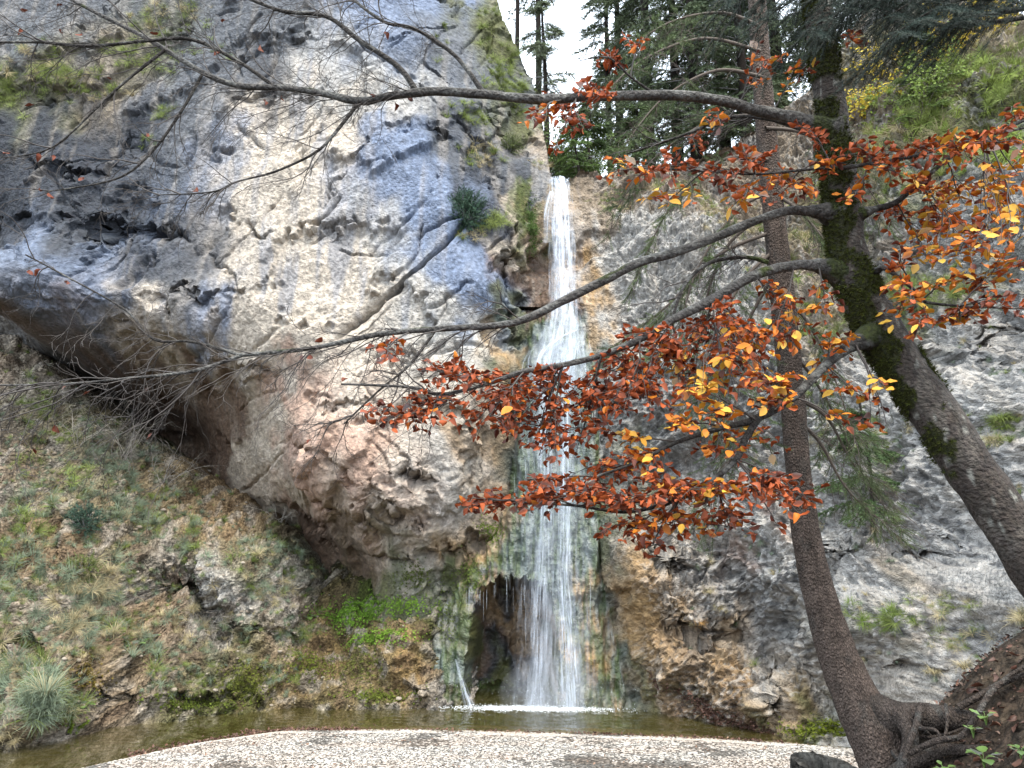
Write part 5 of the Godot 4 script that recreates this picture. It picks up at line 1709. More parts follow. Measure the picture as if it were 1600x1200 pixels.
	# the dead lower boughs hang, with thin green at their ends
	var places := []
	var cols := []
	var green := Color(0.075, 0.11, 0.038)
	var dead := mat("dead bough", srgb(0.075, 0.058, 0.046), 0.9)
	for b in [
		[1205, 300, 1150, 330, 1090, 420, 1060, 520], [1208, 330, 1140, 380, 1100, 480, 1085, 600], [1212, 390, 1160, 440, 1110, 540, 1090, 640], [1200, 250, 1130, 250, 1050, 320, 1000, 420], [1215, 420, 1170, 500, 1130, 600, 1110, 680], [1195, 180, 1110, 190, 1020, 250, 960, 330],
		[1222, 470, 1260, 500, 1300, 580, 1340, 700], [1228, 540, 1270, 590, 1310, 660, 1360, 770], [1236, 620, 1290, 650, 1330, 720, 1380, 790], [1205, 300, 1250, 330, 1290, 380, 1320, 440], [1190, 120, 1120, 110, 1040, 150, 980, 220], [1188, 80, 1100, 60, 1010, 90, 950, 140],
		[1232, 590, 1190, 640, 1140, 720, 1110, 790], [1238, 650, 1280, 690, 1320, 760, 1370, 810], [1225, 480, 1180, 540, 1150, 620, 1150, 700], [1214, 360, 1120, 400, 1040, 480, 960, 540], [1196, 200, 1260, 210, 1330, 260, 1380, 330], [1185, 40, 1130, 20, 1060, 30, 1000, 60],
	]:
		var d0 := 5.65
		var dz := rng.randf_range(-0.5, 0.5)
		var raw := PackedVector3Array([at(b[0], b[1], d0), at(b[2], b[3], d0 + dz * 0.3), at(b[4], b[5], d0 + dz * 0.7), at(b[6], b[7], d0 + dz)])
		var sm := smooth_line(raw, PackedFloat32Array([0.017, 0.013, 0.008, 0.003]), 6)
		var pts: PackedVector3Array = sm[0]
		var one := MB.new()
		one.tube(pts, sm[1], 6, Color.WHITE, null, 0, false)
		var tw := Twigs.new()
		for k in range(4, pts.size()):
			for e in 2:
				var dir := (pts[k] - pts[k - 1]).normalized()
				var sd := (dir * 0.4 + dir.cross(Vector3.UP).normalized() * rng.randf_range(-1, 1) + Vector3(0, -0.12, 0)).normalized()
				brush(tw, pts[k], sd, rng.randf_range(0.15, 0.45), 0.0025, 1)
				if k > 5 and rng.randf() < 0.8:
					for q in 5:
						places.append(Transform3D(aim((sd + Vector3(rng.randf_range(-0.7, 0.7), rng.randf_range(-0.4, 0.25), rng.randf_range(-0.7, 0.7))).normalized(), rng.randf_range(0.09, 0.16), rng.randf() * TAU), pts[k] + sd * rng.randf_range(0.0, 0.28)))
						cols.append(green * rng.randf_range(0.6, 1.6))
		var o := put("branch", one.mesh(), dead, tree)
		var t2 := put("twig", tw.mb.mesh(), dead, o)
		t2.set_meta("kind", "stuff")
	scatter("needle_spray", sprig, M.needle, places, cols, tree)

func conifer(label: String, foot: Vector3, h: float, r: float, bare: float, spread: float, tint: Color, density: float, size := 0.34) -> void:
	var tree := thing("spruce_tree", label, "tree", "conifers above the waterfall", foot)
	var mb := MB.new()
	var pts := PackedVector3Array()
	var rad := PackedFloat32Array()
	for k in 12:
		var t := k / 11.0
		pts.append(Vector3(0.1 * sin(t * 3.0 + foot.x), -0.6 + t * (h + 0.6), 0.06 * cos(t * 4.0)))
		rad.append(lerpf(r, 0.02, pow(t, 0.8)))
	mb.tube(pts, rad, 10, Color.WHITE, bark_n, 0.1)
	for k in mb.v.size():
		var p := mb.v[k]
		var t := 0.8 + 0.5 * bark_n.get_noise_3d(p.x * 2.0, p.y, p.z * 2.0)
		mb.c[k] = Color(0.11 * t, 0.09 * t, 0.08 * t)
	put("trunk", mb.mesh(), M.spruce_bark, tree)
	var places := []
	var cols := []
	var bm := MB.new()
	var y := h * bare
	while y < h:
		var t := (y / h - bare) / (1.0 - bare)
		for k in rng.randi_range(3, 5):
			if rng.randf() > density: continue
			var a := rng.randf() * TAU
			var l := spread * (1.0 - 0.85 * t) * rng.randf_range(0.65, 1.15)
			bough(bm, places, cols, Vector3(0, y, 0), Vector3(cos(a), rng.randf_range(-0.1, 0.35), sin(a)), l, 0.022, rng.randf_range(0.5, 1.0), size, tint)
		y += rng.randf_range(0.28, 0.5)
	put("limb", bm.mesh(), M.spruce_bark, tree).set_meta("kind", "stuff")
	scatter("crown", far_sprig, M.needle, places, cols, tree)

func forest() -> void:
	var g := Color(0.075, 0.104, 0.05)
	var pale := Color(0.105, 0.135, 0.075)
	conifer("slim pale spruce standing against the white sky beside the cliff brow", at(850, 215, 25.0), 7.0, 0.12, 0.25, 1.3, pale, 0.6, 0.36)
	conifer("thin bare spruce stem rising beyond the left cliff brow", at(806, 120, 26.0), 16.0, 0.11, 0.3, 1.5, pale, 0.6)
	conifer("second thin spruce stem by the left cliff brow", at(838, 150, 27.5), 17.0, 0.14, 0.3, 1.7, pale, 0.55)
	conifer("tall dark spruce with a straight trunk above the notch", at(1020, 285, 24.0), 17.0, 0.26, 0.12, 2.3, g, 0.7, 0.42)
	conifer("dark spruce between the notch and the curved spruce top", at(1090, 270, 22.5), 17.0, 0.22, 0.05, 2.5, g, 1.0, 0.4)
	conifer("spruce half hidden behind the curved spruce trunk", at(1165, 265, 21.5), 16.0, 0.2, 0.1, 2.3, g, 0.95, 0.4)
	conifer("thin spruce with bare lower stem right of the notch gap", at(958, 280, 27.0), 15.0, 0.15, 0.25, 1.6, g, 0.7)
	conifer("low young spruce at the brow just right of the notch", at(925, 300, 20.0), 3.2, 0.05, 0.04, 1.1, Color(0.06, 0.10, 0.03), 1.0, 0.26)
	conifer("short bushy spruce on the right brow beneath the tall ones", at(1000, 310, 20.5), 3.0, 0.05, 0.03, 1.2, Color(0.06, 0.095, 0.03), 1.0, 0.26)
	conifer("feathery spruce behind the notch with foliage to the frame top", at(975, 285, 28.0), 18.0, 0.2, 0.1, 2.5, pale, 0.8, 0.46)
	conifer("dense dark spruce filling the gap above the right brow", at(1060, 275, 26.0), 18.0, 0.25, 0.08, 2.6, g, 0.6, 0.44)
	conifer("dense spruce behind the curved spruce at mid height", at(1130, 262, 25.0), 18.0, 0.25, 0.02, 3.0, g, 1.0, 0.46)
	conifer("broad dark spruce right of the curved spruce trunk", at(1225, 215, 23.5), 17.0, 0.25, 0.02, 2.9, g, 1.0, 0.44)
	conifer("spruce on the upper right slope behind the beech trunk", at(1300, 120, 23.0), 10.0, 0.2, 0.02, 2.4, g, 1.0, 0.4)
	conifer("dark spruce at the top right corner of the slope", at(1430, 20, 25.0), 9.0, 0.2, 0.05, 2.4, g, 0.9, 0.4)
	conifer("small light green spruce on the grassy right slope", meet(cliff, 1440, 190) + Vector3(0, 0, 0.2), 2.6, 0.05, 0.02, 1.0, Color(0.10, 0.15, 0.03), 1.0, 0.24)
	conifer("young spruce at the cliff foot between the two near trunks", meet(cliff, 1345, 790) + Vector3(0, 0, 0.3), 1.9, 0.04, 0.02, 1.0, Color(0.055, 0.095, 0.03), 1.0, 0.22)
	conifer("green sapling above the wet chute beside the lip", at(900, 262, 19.4), 1.9, 0.04, 0.02, 0.7, Color(0.08, 0.14, 0.03), 1.0, 0.2)

func fir_boughs() -> void:
	# a silver fir whose stem stands outside the picture; its lowest boughs hang into the top right
	var foot := at(1830, 1050, 5.4)
	var stem := at(1830, 0, 5.4)
	var tree := thing("fir_tree", "dark fir boughs hanging in at the top right corner", "tree")
	var mb := MB.new()
	mb.tube(PackedVector3Array([Vector3(stem.x, foot.y - 0.6, stem.z), Vector3(stem.x, 4.0, stem.z), Vector3(stem.x, 9.0, stem.z), Vector3(stem.x, 14.0, stem.z)]), PackedFloat32Array([0.26, 0.22, 0.16, 0.05]), 24, Color(0.12, 0.10, 0.09), bark_n, 0.1)
	put("trunk", mb.mesh(), M.spruce_bark, tree)
	var dark := Color(0.022, 0.036, 0.028)
	var lines := [
		[1500, 40, 1380, 10, 1250, 50], [1480, -30, 1330, -40, 1190, 30], [1560, 20, 1480, 10, 1400, 50], [1600, -20, 1540, 0, 1480, 40], [1450, -60, 1280, -60, 1130, 0], [1600, -10, 1500, 0, 1430, 30], [1420, -20, 1340, 0, 1260, 50], [1540, -40, 1400, -20, 1320, 20], [1480, -70, 1400, -50, 1220, -20], [1420, -80, 1300, -50, 1150, -30], [1560, -30, 1470, -20, 1380, 30], [1500, -10, 1400, -20, 1290, 10],
	]
	for b in lines:
		var places := []
		var cols := []
		var d := rng.randf_range(3.6, 4.7)
		var raw := PackedVector3Array([stem + Vector3(0, at(1700, b[1], 5.4).y - stem.y + 0.3, 0), at(b[0], b[1], d + 0.1), at(b[2], b[3], d), at(b[4], b[5], d - 0.1)])
		var sm := smooth_line(raw, PackedFloat32Array([0.022, 0.014, 0.008, 0.002]), 8)
		var pts: PackedVector3Array = sm[0]
		var one := MB.new()
		one.tube(pts, sm[1], 6, Color(0.09, 0.075, 0.065), null, 0, false)
		for k in range(7, pts.size()):
			var dir := (pts[k] - pts[k - 1]).normalized()
			var lat := dir.cross(Vector3.UP).normalized()
			for sgn in [-1.0, 1.0]:
				var sd: Vector3 = (dir * 0.7 + lat * sgn + Vector3(0, rng.randf_range(-0.7, -0.1), 0)).normalized()
				if rng.randf() < 0.3: continue
				var reach := rng.randf_range(0.14, 0.4)
				var s := 0.0
				while s < reach:
					var p := pts[k] + sd * s + Vector3(0, -0.25 * s * s, 0)
					places.append(Transform3D(aim(sd, rng.randf_range(0.10, 0.15), rng.randf_range(-0.4, 0.4)), p))
					cols.append(dark * rng.randf_range(0.6, 1.7))
					for e in [-1.0, 1.0]:
						places.append(Transform3D(aim((sd + sd.cross(Vector3.UP) * e * 0.9 + Vector3(0, rng.randf_range(-0.6, 0), 0)).normalized(), rng.randf_range(0.08, 0.13), rng.randf_range(-0.4, 0.4)), p))
						cols.append(dark * rng.randf_range(0.6, 1.7))
					s += 0.075
		var o := put("branch", one.mesh(), M.spruce_bark, tree)
		scatter("needle_spray", sprig, M.needle, places, cols, o)
# ---------------------------------------------------------------- undergrowth
func spot(f: Face, px: float, py: float) -> Array:
	var p := meet(f, px, py)
	var q := f.at_xy(p.x, p.y)
	return [f.pos[q], f.nor[q]]

# an evergreen cushion of sprigs
func cushion(called: String, label: String, c: Vector3, rx: float, ry: float, count: int, tint: Color, size: float) -> void:
	var o := thing(called, label, "bush", "", c)
	var places := []
	var cols := []
	var mb := MB.new()
	for k in 14:
		var a := rng.randf() * TAU
		var tip := Vector3(cos(a) * rx * 0.7, ry * rng.randf_range(0.3, 1.4), absf(sin(a)) * rx * 0.7)
		mb.tube(PackedVector3Array([Vector3(0, -0.1, -0.15), tip * 0.5, tip]), PackedFloat32Array([0.015, 0.01, 0.004]), 4, Color.WHITE, null, 0, false)
	for k in count:
		var v := Vector3(rng.randfn(0, 1), rng.randfn(0, 1), rng.randfn(0, 1)).normalized() * pow(rng.randf(), 0.45)
		var p := Vector3(v.x * rx, ry * 0.7 + v.y * ry, absf(v.z) * rx * 0.7)
		p += Vector3(rng.randfn(0, 0.08), rng.randfn(0, 0.08), 0) * rx
		places.append(Transform3D(aim((v + Vector3(rng.randf_range(-0.6, 0.6), rng.randf_range(-0.1, 1.0), rng.randf_range(-0.4, 0.6))).normalized(), size * rng.randf_range(0.7, 1.3), rng.randf() * TAU), p))
		cols.append(tint * rng.randf_range(0.55, 1.5))
	put("stem", mb.mesh(), M.spruce_bark, o)
	scatter("foliage", far_sprig, M.needle, places, cols, o)

# a leafy shrub: branching stems with small leaves at the ends
func shrub(called: String, label: String, c: Vector3, h: float, stems: int, leaves: int, tint: Color, leaf: float, stem_tone := Color(0.10, 0.08, 0.065), lean := Vector3.ZERO) -> void:
	var o := thing(called, label, "shrub", "", c)
	var tw := Twigs.new()
	for k in stems:
		var d := Vector3(rng.randf_range(-0.7, 0.7), 1.0, rng.randf_range(-0.3, 0.6)) + lean
		brush(tw, Vector3(rng.randf_range(-0.1, 0.1), -0.08, 0), d, h * rng.randf_range(0.6, 1.1), 0.008, 2)
	put("stem", tw.mb.mesh(), mat("shrub stem", srgb(stem_tone.r, stem_tone.g, stem_tone.b), 0.85), o)
	if leaves == 0: return
	var places := []
	var cols := []
	for k in leaves:
		var p: Vector3 = tw.mb.v[rng.randi_range(0, tw.mb.v.size() - 1)] + Vector3(rng.randfn(0, 0.04), rng.randfn(0, 0.04), rng.randfn(0, 0.04))
		if p.y < h * 0.15: continue
		places.append(Transform3D(Basis.from_euler(Vector3(rng.randf() * TAU, rng.randf() * TAU, rng.randf() * TAU)).scaled(Vector3.ONE * leaf * rng.randf_range(0.6, 1.2)), p))
		cols.append(tint * rng.randf_range(0.65, 1.3))
	var lm := mat("shrub leaf", Color.WHITE, 0.6, true, 0.4)
	lm.backlight_enabled = true
	lm.backlight = Color(0.5, 0.5, 0.5)
	scatter("foliage", leaf_mesh[1], lm, places, cols, o)

# a low herb: broad leaves on short stalks, each leaf its own part
func herb(called: String, label: String, c: Vector3, n: int, leaf: float, tint: Color) -> void:
	var o := thing(called, label, "plant", "", c)
	var m := mat("herb leaf", srgb(tint.r, tint.g, tint.b), 0.5, false, 0.5)
	m.backlight_enabled = true
	m.backlight = Color(0.5, 0.5, 0.5)
	var mb := MB.new()
	for k in n:
		var a := TAU * k / n + rng.randf_range(-0.3, 0.3)
		var tip := Vector3(cos(a) * leaf * 0.5, leaf * rng.randf_range(0.3, 0.75), sin(a) * leaf * 0.5)
		mb.tube(PackedVector3Array([Vector3(0, -0.03, 0), tip * 0.5 + Vector3(0, 0.01, 0), tip]), PackedFloat32Array([0.0025, 0.002, 0.0015]), 4, Color.WHITE, null, 0, false)
		var l := put("leaf", leaf_mesh[k % 2], m, o)
		l.transform = Transform3D(aim(Vector3(cos(a), rng.randf_range(-0.2, 0.35), sin(a)), leaf * rng.randf_range(0.8, 1.2)).scaled_local(Vector3(1, 1, 1.35)), tip)
	put("stalk", mb.mesh(), m, o)

func bushes() -> void:
	var p: Vector3 = spot(cliff, 730, 350)[0]
	cushion("juniper_bush", "dark blue green juniper bush growing from the cliff crack left of the waterfall", p, 0.36, 0.46, 420, Color(0.035, 0.075, 0.045), 0.2)
	p = spot(cliff, 805, 228)[0]
	cushion("evergreen_bush", "small olive green bush on the cliff edge above the chute", p, 0.22, 0.22, 160, Color(0.09, 0.115, 0.035), 0.16)
	p = spot(slope, 126, 838)[0]
	cushion("juniper_bush", "small dark juniper bush on the earth slope near the left edge", p, 0.32, 0.26, 220, Color(0.04, 0.08, 0.055), 0.18)
	p = spot(slope, 135, 900)[0]
	cushion("bramble_bush", "green bramble mound on the earth slope below the juniper", p, 0.3, 0.2, 150, Color(0.11, 0.14, 0.035), 0.14)
	# autumn shrubs on the upper right slope
	var gold := Color(0.52, 0.40, 0.04)
	for s in [[1395, 130, 1.5, "yellow leaved shrub on the upper right slope beside the beech trunk"], [1470, 90, 1.7, "tall yellow leaved shrub near the top right corner"], [1510, 70, 1.6, "yellow shrub highest on the right slope"], [1340, 190, 1.3, "pale yellow shrub just right of the mossy beech trunk"]]:
		p = spot(cliff, s[0], s[1])[0]
		shrub("autumn_shrub", s[3], p, s[2], 8, 900, gold, 0.09)
	p = spot(cliff, 1450, 200)[0]
	shrub("green_shrub", "leafy green shrub on the grassy right slope under the yellow ones", p, 1.5, 8, 900, Color(0.15, 0.21, 0.035), 0.08)
	p = spot(cliff, 1250, 330)[0]
	shrub("green_shrub", "olive green shrub behind the curved spruce trunk", p, 1.2, 6, 300, Color(0.14, 0.17, 0.04), 0.07)
	for s in [[896, 288, 20.4, 1.7, "bright green shrub crowding the lip of the waterfall"], [880, 284, 22.5, 1.7, "dark green shrub behind the waterfall lip"], [918, 290, 21.5, 1.5, "green shrub right of the waterfall lip under the tall spruces"], [858, 262, 21.0, 1.3, "olive shrub at the end of the left cliff brow"]]:
		shrub("green_shrub", s[4], at(s[0], s[1], s[2]), s[3], 9, 1100, Color(0.085, 0.13, 0.035), 0.085)
	cushion("evergreen_bush", "dense green bush closing the notch behind the waterfall lip", at(868, 284, 21.5), 0.5, 0.62, 620, Color(0.07, 0.115, 0.035), 0.24)
	cushion("evergreen_bush", "dense green bush just right of the notch behind the lip", at(904, 286, 22.8), 0.6, 0.5, 620, Color(0.08, 0.125, 0.04), 0.24)
	# bare ones on the left
	for s in [[190, 720, 1.3, "pale bare shrub on the slope brow before the hollow"], [255, 760, 1.1, "grey leafless shrub at the edge of the dark hollow"], [322, 985, 0.8, "small bleached dead shrub beside the low grey rock"], [430, 815, 0.7, "thin bare shrub under the pink rock nose"], [120, 700, 0.9, "wispy grey shrub on the upper earth slope"]]:
		p = spot(slope, s[0], s[1])[0]
		shrub("bare_shrub", s[3], p, s[2], 7, 0, Color.WHITE, 0.0, Color(0.30, 0.27, 0.23), Vector3(0.4, 0, 0.2))
	# broad green herbs
	for s in [[205, 1015, 9, 0.16, "bright green broad leaved herb in the middle of the earth slope"], [232, 1005, 8, 0.14, "second bright green herb close beside the grass tuft"], [180, 985, 6, 0.12, "small green herb above the broad leaved one"], [122, 1108, 10, 0.15, "vivid green herb at the foot of the slope by the stream"], [485, 965, 9, 0.14, "green herb beside the orange soil patch"], [170, 820, 6, 0.12, "green herb beneath the small juniper bush"]]:
		p = spot(slope, s[0], s[1])[0]
		herb("herb", s[4], p, s[2], s[3], Color(0.10, 0.18, 0.035))
	for s in [[1535, 1172, 4.45, 6, 0.075, "five leaved green seedling on the soil bank"], [1474, 1188, 4.6, 5, 0.05, "yellow green seedling between the roots near the bottom edge"], [1538, 1106, 4.6, 3, 0.06, "small heart leaved seedling beside the thin root"], [1518, 1126, 4.6, 3, 0.045, "tiny yellow green seedling under the crossing root"], [1592, 1158, 4.3, 4, 0.05, "little seedling by the right edge root"]]:
		var w := at(s[0], s[1], s[2])
		w.y = maxf(bank_y(w.x, w.z) + 0.01, w.y - 0.06)
		herb("seedling", s[5], w, s[3] + 2, s[4] * 0.9, Color(0.085, 0.15, 0.028))

func grasses() -> void:
	# dense grass and sedge on the ledges: nobody could count it
	var gm := mat("grass", Color.WHITE, 0.8, true, 0.3)
	gm.backlight_enabled = true
	gm.backlight = Color(0.4, 0.4, 0.4)
	M.grass = gm
	var fresh := Color(0.15, 0.19, 0.05)
	var lime := Color(0.19, 0.235, 0.07)
	var grey := Color(0.165, 0.205, 0.14)
	var straw := Color(0.34, 0.29, 0.17)
	var vivid := Color(0.25, 0.32, 0.075)
	var sets := [[], [], [], []]
	var tints := [[], [], [], []]
	# [face, px, py, rx, ry, tufts, size, colours]
	for g in [
		["s", 30, 1040, 60, 60, 60, 0.5, [grey, fresh, straw]], ["s", 60, 1090, 70, 40, 60, 0.5, [grey, grey, fresh]], ["s", 30, 840, 50, 80, 60, 0.42, [grey, fresh]], ["s", 30, 930, 40, 50, 30, 0.4, [grey]], ["s", 120, 930, 60, 60, 70, 0.45, [grey, grey, straw]], ["s", 160, 900, 40, 40, 30, 0.4, [straw, grey]], ["s", 180, 770, 60, 60, 60, 0.4, [grey]], ["s", 130, 1000, 40, 40, 26, 0.4, [grey, straw]],
		["s", 240, 800, 60, 40, 60, 0.38, [grey, fresh]], ["s", 300, 850, 50, 20, 34, 0.34, [grey, grey, fresh]], ["s", 400, 850, 40, 16, 16, 0.3, [grey]], ["s", 410, 870, 50, 40, 50, 0.34, [grey, fresh, straw]], ["s", 470, 890, 20, 30, 20, 0.3, [grey, fresh]], ["s", 200, 1000, 40, 40, 26, 0.4, [fresh, grey, straw]], ["s", 280, 980, 60, 30, 40, 0.36, [straw, straw, grey]], ["s", 330, 1010, 50, 30, 20, 0.3, [straw, grey]],
		["s", 60, 640, 30, 40, 34, 0.32, [lime, fresh]], ["s", 70, 660, 25, 30, 16, 0.3, [lime]], ["s", 100, 690, 14, 12, 10, 0.32, [lime]], ["s", 115, 745, 24, 22, 22, 0.34, [lime]], ["s", 150, 720, 50, 40, 40, 0.34, [grey]], ["s", 60, 780, 30, 30, 14, 0.34, [grey, straw]], ["s", 230, 1020, 14, 12, 8, 0.34, [grey]], ["s", 480, 985, 18, 18, 14, 0.26, [fresh]], ["s", 440, 925, 40, 20, 20, 0.28, [straw, grey]],
		["c", 60, 120, 70, 30, 70, 0.36, [fresh, lime, straw]], ["c", 130, 130, 60, 25, 40, 0.36, [fresh, lime, straw]], ["c", 210, 85, 50, 25, 40, 0.34, [lime, fresh]], ["c", 270, 35, 60, 25, 36, 0.34, [fresh, straw]], ["c", 250, 170, 20, 14, 10, 0.3, [fresh]], ["c", 225, 210, 15, 10, 6, 0.3, [fresh]], ["c", 20, 150, 30, 20, 16, 0.32, [lime]], ["c", 330, 80, 30, 20, 10, 0.3, [fresh]],
		["c", 790, 110, 24, 50, 50, 0.42, [fresh, lime]], ["c", 815, 140, 16, 25, 24, 0.4, [lime, fresh]], ["c", 735, 180, 30, 16, 20, 0.38, [fresh]], ["c", 755, 230, 30, 20, 26, 0.38, [fresh, straw]], ["c", 770, 345, 22, 14, 20, 0.34, [lime, fresh]], ["c", 730, 365, 24, 8, 10, 0.34, [straw, fresh]], ["c", 830, 350, 8, 40, 22, 0.3, [Color(0.06, 0.10, 0.025)]], ["c", 760, 60, 20, 40, 16, 0.4, [fresh]], ["c", 690, 70, 20, 30, 8, 0.3, [fresh]], ["c", 850, 250, 14, 10, 8, 0.3, [straw, fresh]],
		["c", 1500, 110, 60, 40, 70, 0.55, [vivid, lime, straw]], ["c", 1570, 130, 40, 50, 60, 0.55, [vivid, lime]], ["c", 1440, 180, 60, 40, 60, 0.5, [vivid, lime]], ["c", 1390, 220, 50, 40, 50, 0.45, [vivid, straw]], ["c", 1480, 230, 60, 30, 50, 0.5, [vivid, straw]], ["c", 1570, 240, 40, 30, 40, 0.5, [vivid]], ["c", 1550, 60, 50, 30, 40, 0.5, [vivid, straw]], ["c", 1420, 290, 60, 30, 40, 0.4, [fresh, straw]], ["c", 1350, 330, 50, 50, 40, 0.4, [fresh, straw]],
		["c", 1250, 380, 60, 60, 60, 0.4, [fresh, straw]], ["c", 1290, 520, 50, 60, 50, 0.36, [fresh, straw]], ["c", 1420, 460, 50, 25, 40, 0.36, [fresh, lime]], ["c", 1480, 460, 40, 20, 24, 0.34, [fresh]], ["c", 1200, 480, 50, 50, 30, 0.34, [fresh, straw]], ["c", 1240, 640, 60, 60, 40, 0.3, [fresh, straw]], ["c", 1330, 680, 50, 40, 30, 0.3, [fresh]], ["c", 1060, 560, 40, 14, 24, 0.26, [fresh]], ["c", 1000, 570, 20, 12, 10, 0.26, [fresh]], ["c", 1140, 350, 60, 40, 40, 0.36, [straw, fresh]], ["c", 960, 310, 30, 20, 30, 0.32, [fresh, straw]], ["c", 1050, 300, 50, 20, 36, 0.36, [straw, fresh]],
		["c", 1390, 970, 50, 14, 40, 0.26, [fresh, Color(0.10, 0.15, 0.03)]], ["c", 1470, 940, 40, 20, 20, 0.26, [fresh, straw]], ["c", 1555, 690, 20, 8, 14, 0.24, [straw, fresh]], ["c", 1550, 660, 22, 10, 18, 0.26, [fresh]], ["c", 1590, 960, 12, 14, 10, 0.26, [straw, fresh]], ["c", 1110, 925, 10, 8, 5, 0.2, [straw]], ["c", 1090, 975, 14, 14, 8, 0.2, [straw, OCHRE]], ["c", 1120, 950, 10, 5, 4, 0.2, [straw]], ["c", 1500, 1000, 40, 25, 14, 0.24, [straw, fresh]],
	]:
		var f: Face = slope if g[0] == "s" else cliff
		for k in g[5]:
			var px: float = g[1] + g[3] * rng.randfn(0.0, 0.55)
			var py: float = g[2] + g[4] * rng.randfn(0.0, 0.55)
			var s := spot(f, px, py)
			var p: Vector3 = s[0]
			if p.y < 0.12 or p.z < -24.0: continue
			var nn: Vector3 = s[1]
			var up := (nn * 0.95 + Vector3.UP * 0.35).normalized()
			var size: float = g[6] * rng.randf_range(0.55, 1.2)
			var b := Basis(Quaternion(Vector3.UP, up)).rotated(up, rng.randf() * TAU).scaled(Vector3.ONE * size)
			var kind := rng.randi_range(0, 3)
			var cs: Array = g[7]
			var c: Color = cs[rng.randi_range(0, cs.size() - 1)]
			sets[kind].append(Transform3D(b, p - nn * 0.02))
			tints[kind].append(c * rng.randf_range(0.7, 1.25))
	# short matted grass between the tufts
	var mat_n := noise(140, 0.9, 3)
	for k in 3600:
		var left := k < 2600
		var px := rng.randf_range(0, 490) if left else rng.randf_range(1080, 1600)
		var py := rng.randf_range(540, 1090) if left else rng.randf_range(330, 1060)
		var s := spot(slope if left else cliff, px, py)
		var p: Vector3 = s[0]
		if p.y < 0.2 or p.z < -20.5: continue
		if mat_n.get_noise_2d(p.x, p.y) < (-0.08 if left else 0.12): continue
		var nn: Vector3 = s[1]
		var up := (nn + Vector3.UP * 0.3).normalized()
		var b := Basis(Quaternion(Vector3.UP, up)).rotated(up, rng.randf() * TAU).scaled(Vector3.ONE * rng.randf_range(0.1, 0.24))
		var c: Color = [grey, grey, straw, fresh][rng.randi_range(0, 3)]
		sets[k % 4].append(Transform3D(b, p))
		tints[k % 4].append(c * rng.randf_range(0.7, 1.2))
	# single tufts that stand out
	for t in [["c", 1535, 1030, 0.34, Color(0.13, 0.24, 0.06), "round green grass tuft on the ledge above the soil bank"], ["c", 1495, 1035, 0.36, straw, "yellow straw tuft left of the green tuft on the ledge"], ["c", 1462, 1050, 0.34, straw, "dry grass tuft hanging above the layered ledge"], ["c", 1590, 965, 0.3, straw, "yellowish tuft on the ledge at the right edge"], ["c", 1555, 655, 0.4, fresh, "grass tuft on the small ledge right of the beech trunk"],
		["s", 112, 748, 0.42, lime, "bright lime tuft on the upper earth slope"], ["s", 98, 692, 0.34, lime, "small lime tuft above the brighter one on the slope"], ["s", 70, 650, 0.4, lime, "lime tuft highest on the earth slope"], ["s", 230, 1030, 0.42, grey, "grey green sedge tuft beside the broad leaved herb"], ["s", 40, 1105, 0.95, grey, "huge drooping sedge tussock at the lower left corner"], ["s", 95, 1090, 0.8, grey, "long bladed sedge tussock right of the corner tussock"], ["s", 20, 1145, 0.6, straw, "straw coloured tussock with roots above the stream"]]:
		var sp := spot(slope if t[0] == "s" else cliff, t[1], t[2])
		var up := (sp[1] * 0.6 + Vector3.UP * 0.8).normalized() as Vector3
		var o := thing("grass_tuft", t[5], "grass", "", sp[0])
		var big: bool = t[3] > 0.5
		var reps := 7 if big else 2
		for k in reps:
			var tc: Color = t[4].lerp(straw, 0.7) if big and k % 3 == 1 else t[4]
			var m := mat("tuft", srgb(tc.r, tc.g, tc.b), 0.8, true, 0.3)
			m.backlight_enabled = true
			m.backlight = Color(0.4, 0.4, 0.4)
			var b := put("blade_clump", blade_tuft[(k + int(t[1])) % 4], m, o)
			b.transform = Transform3D(Basis(Quaternion(Vector3.UP, up)).rotated(up, k * 2.1).scaled(Vector3.ONE * (t[3] * rng.randf_range(0.5, 0.75) if big else t[3] * (1.0 - 0.15 * k))), Vector3(rng.randf_range(-0.06, 0.06), -0.02, rng.randf_range(0, 0.06)) + (Vector3(rng.randf_range(-0.4, 0.4), rng.randf_range(-0.25, 0.2), rng.randf_range(0.0, 0.1)) if big else Vector3.ZERO))
	for k in 4:
		tag(scatter("grass", blade_tuft[k], gm, sets[k], tints[k]), "grass and sedge growing on the slope and cliff ledges", "grass")

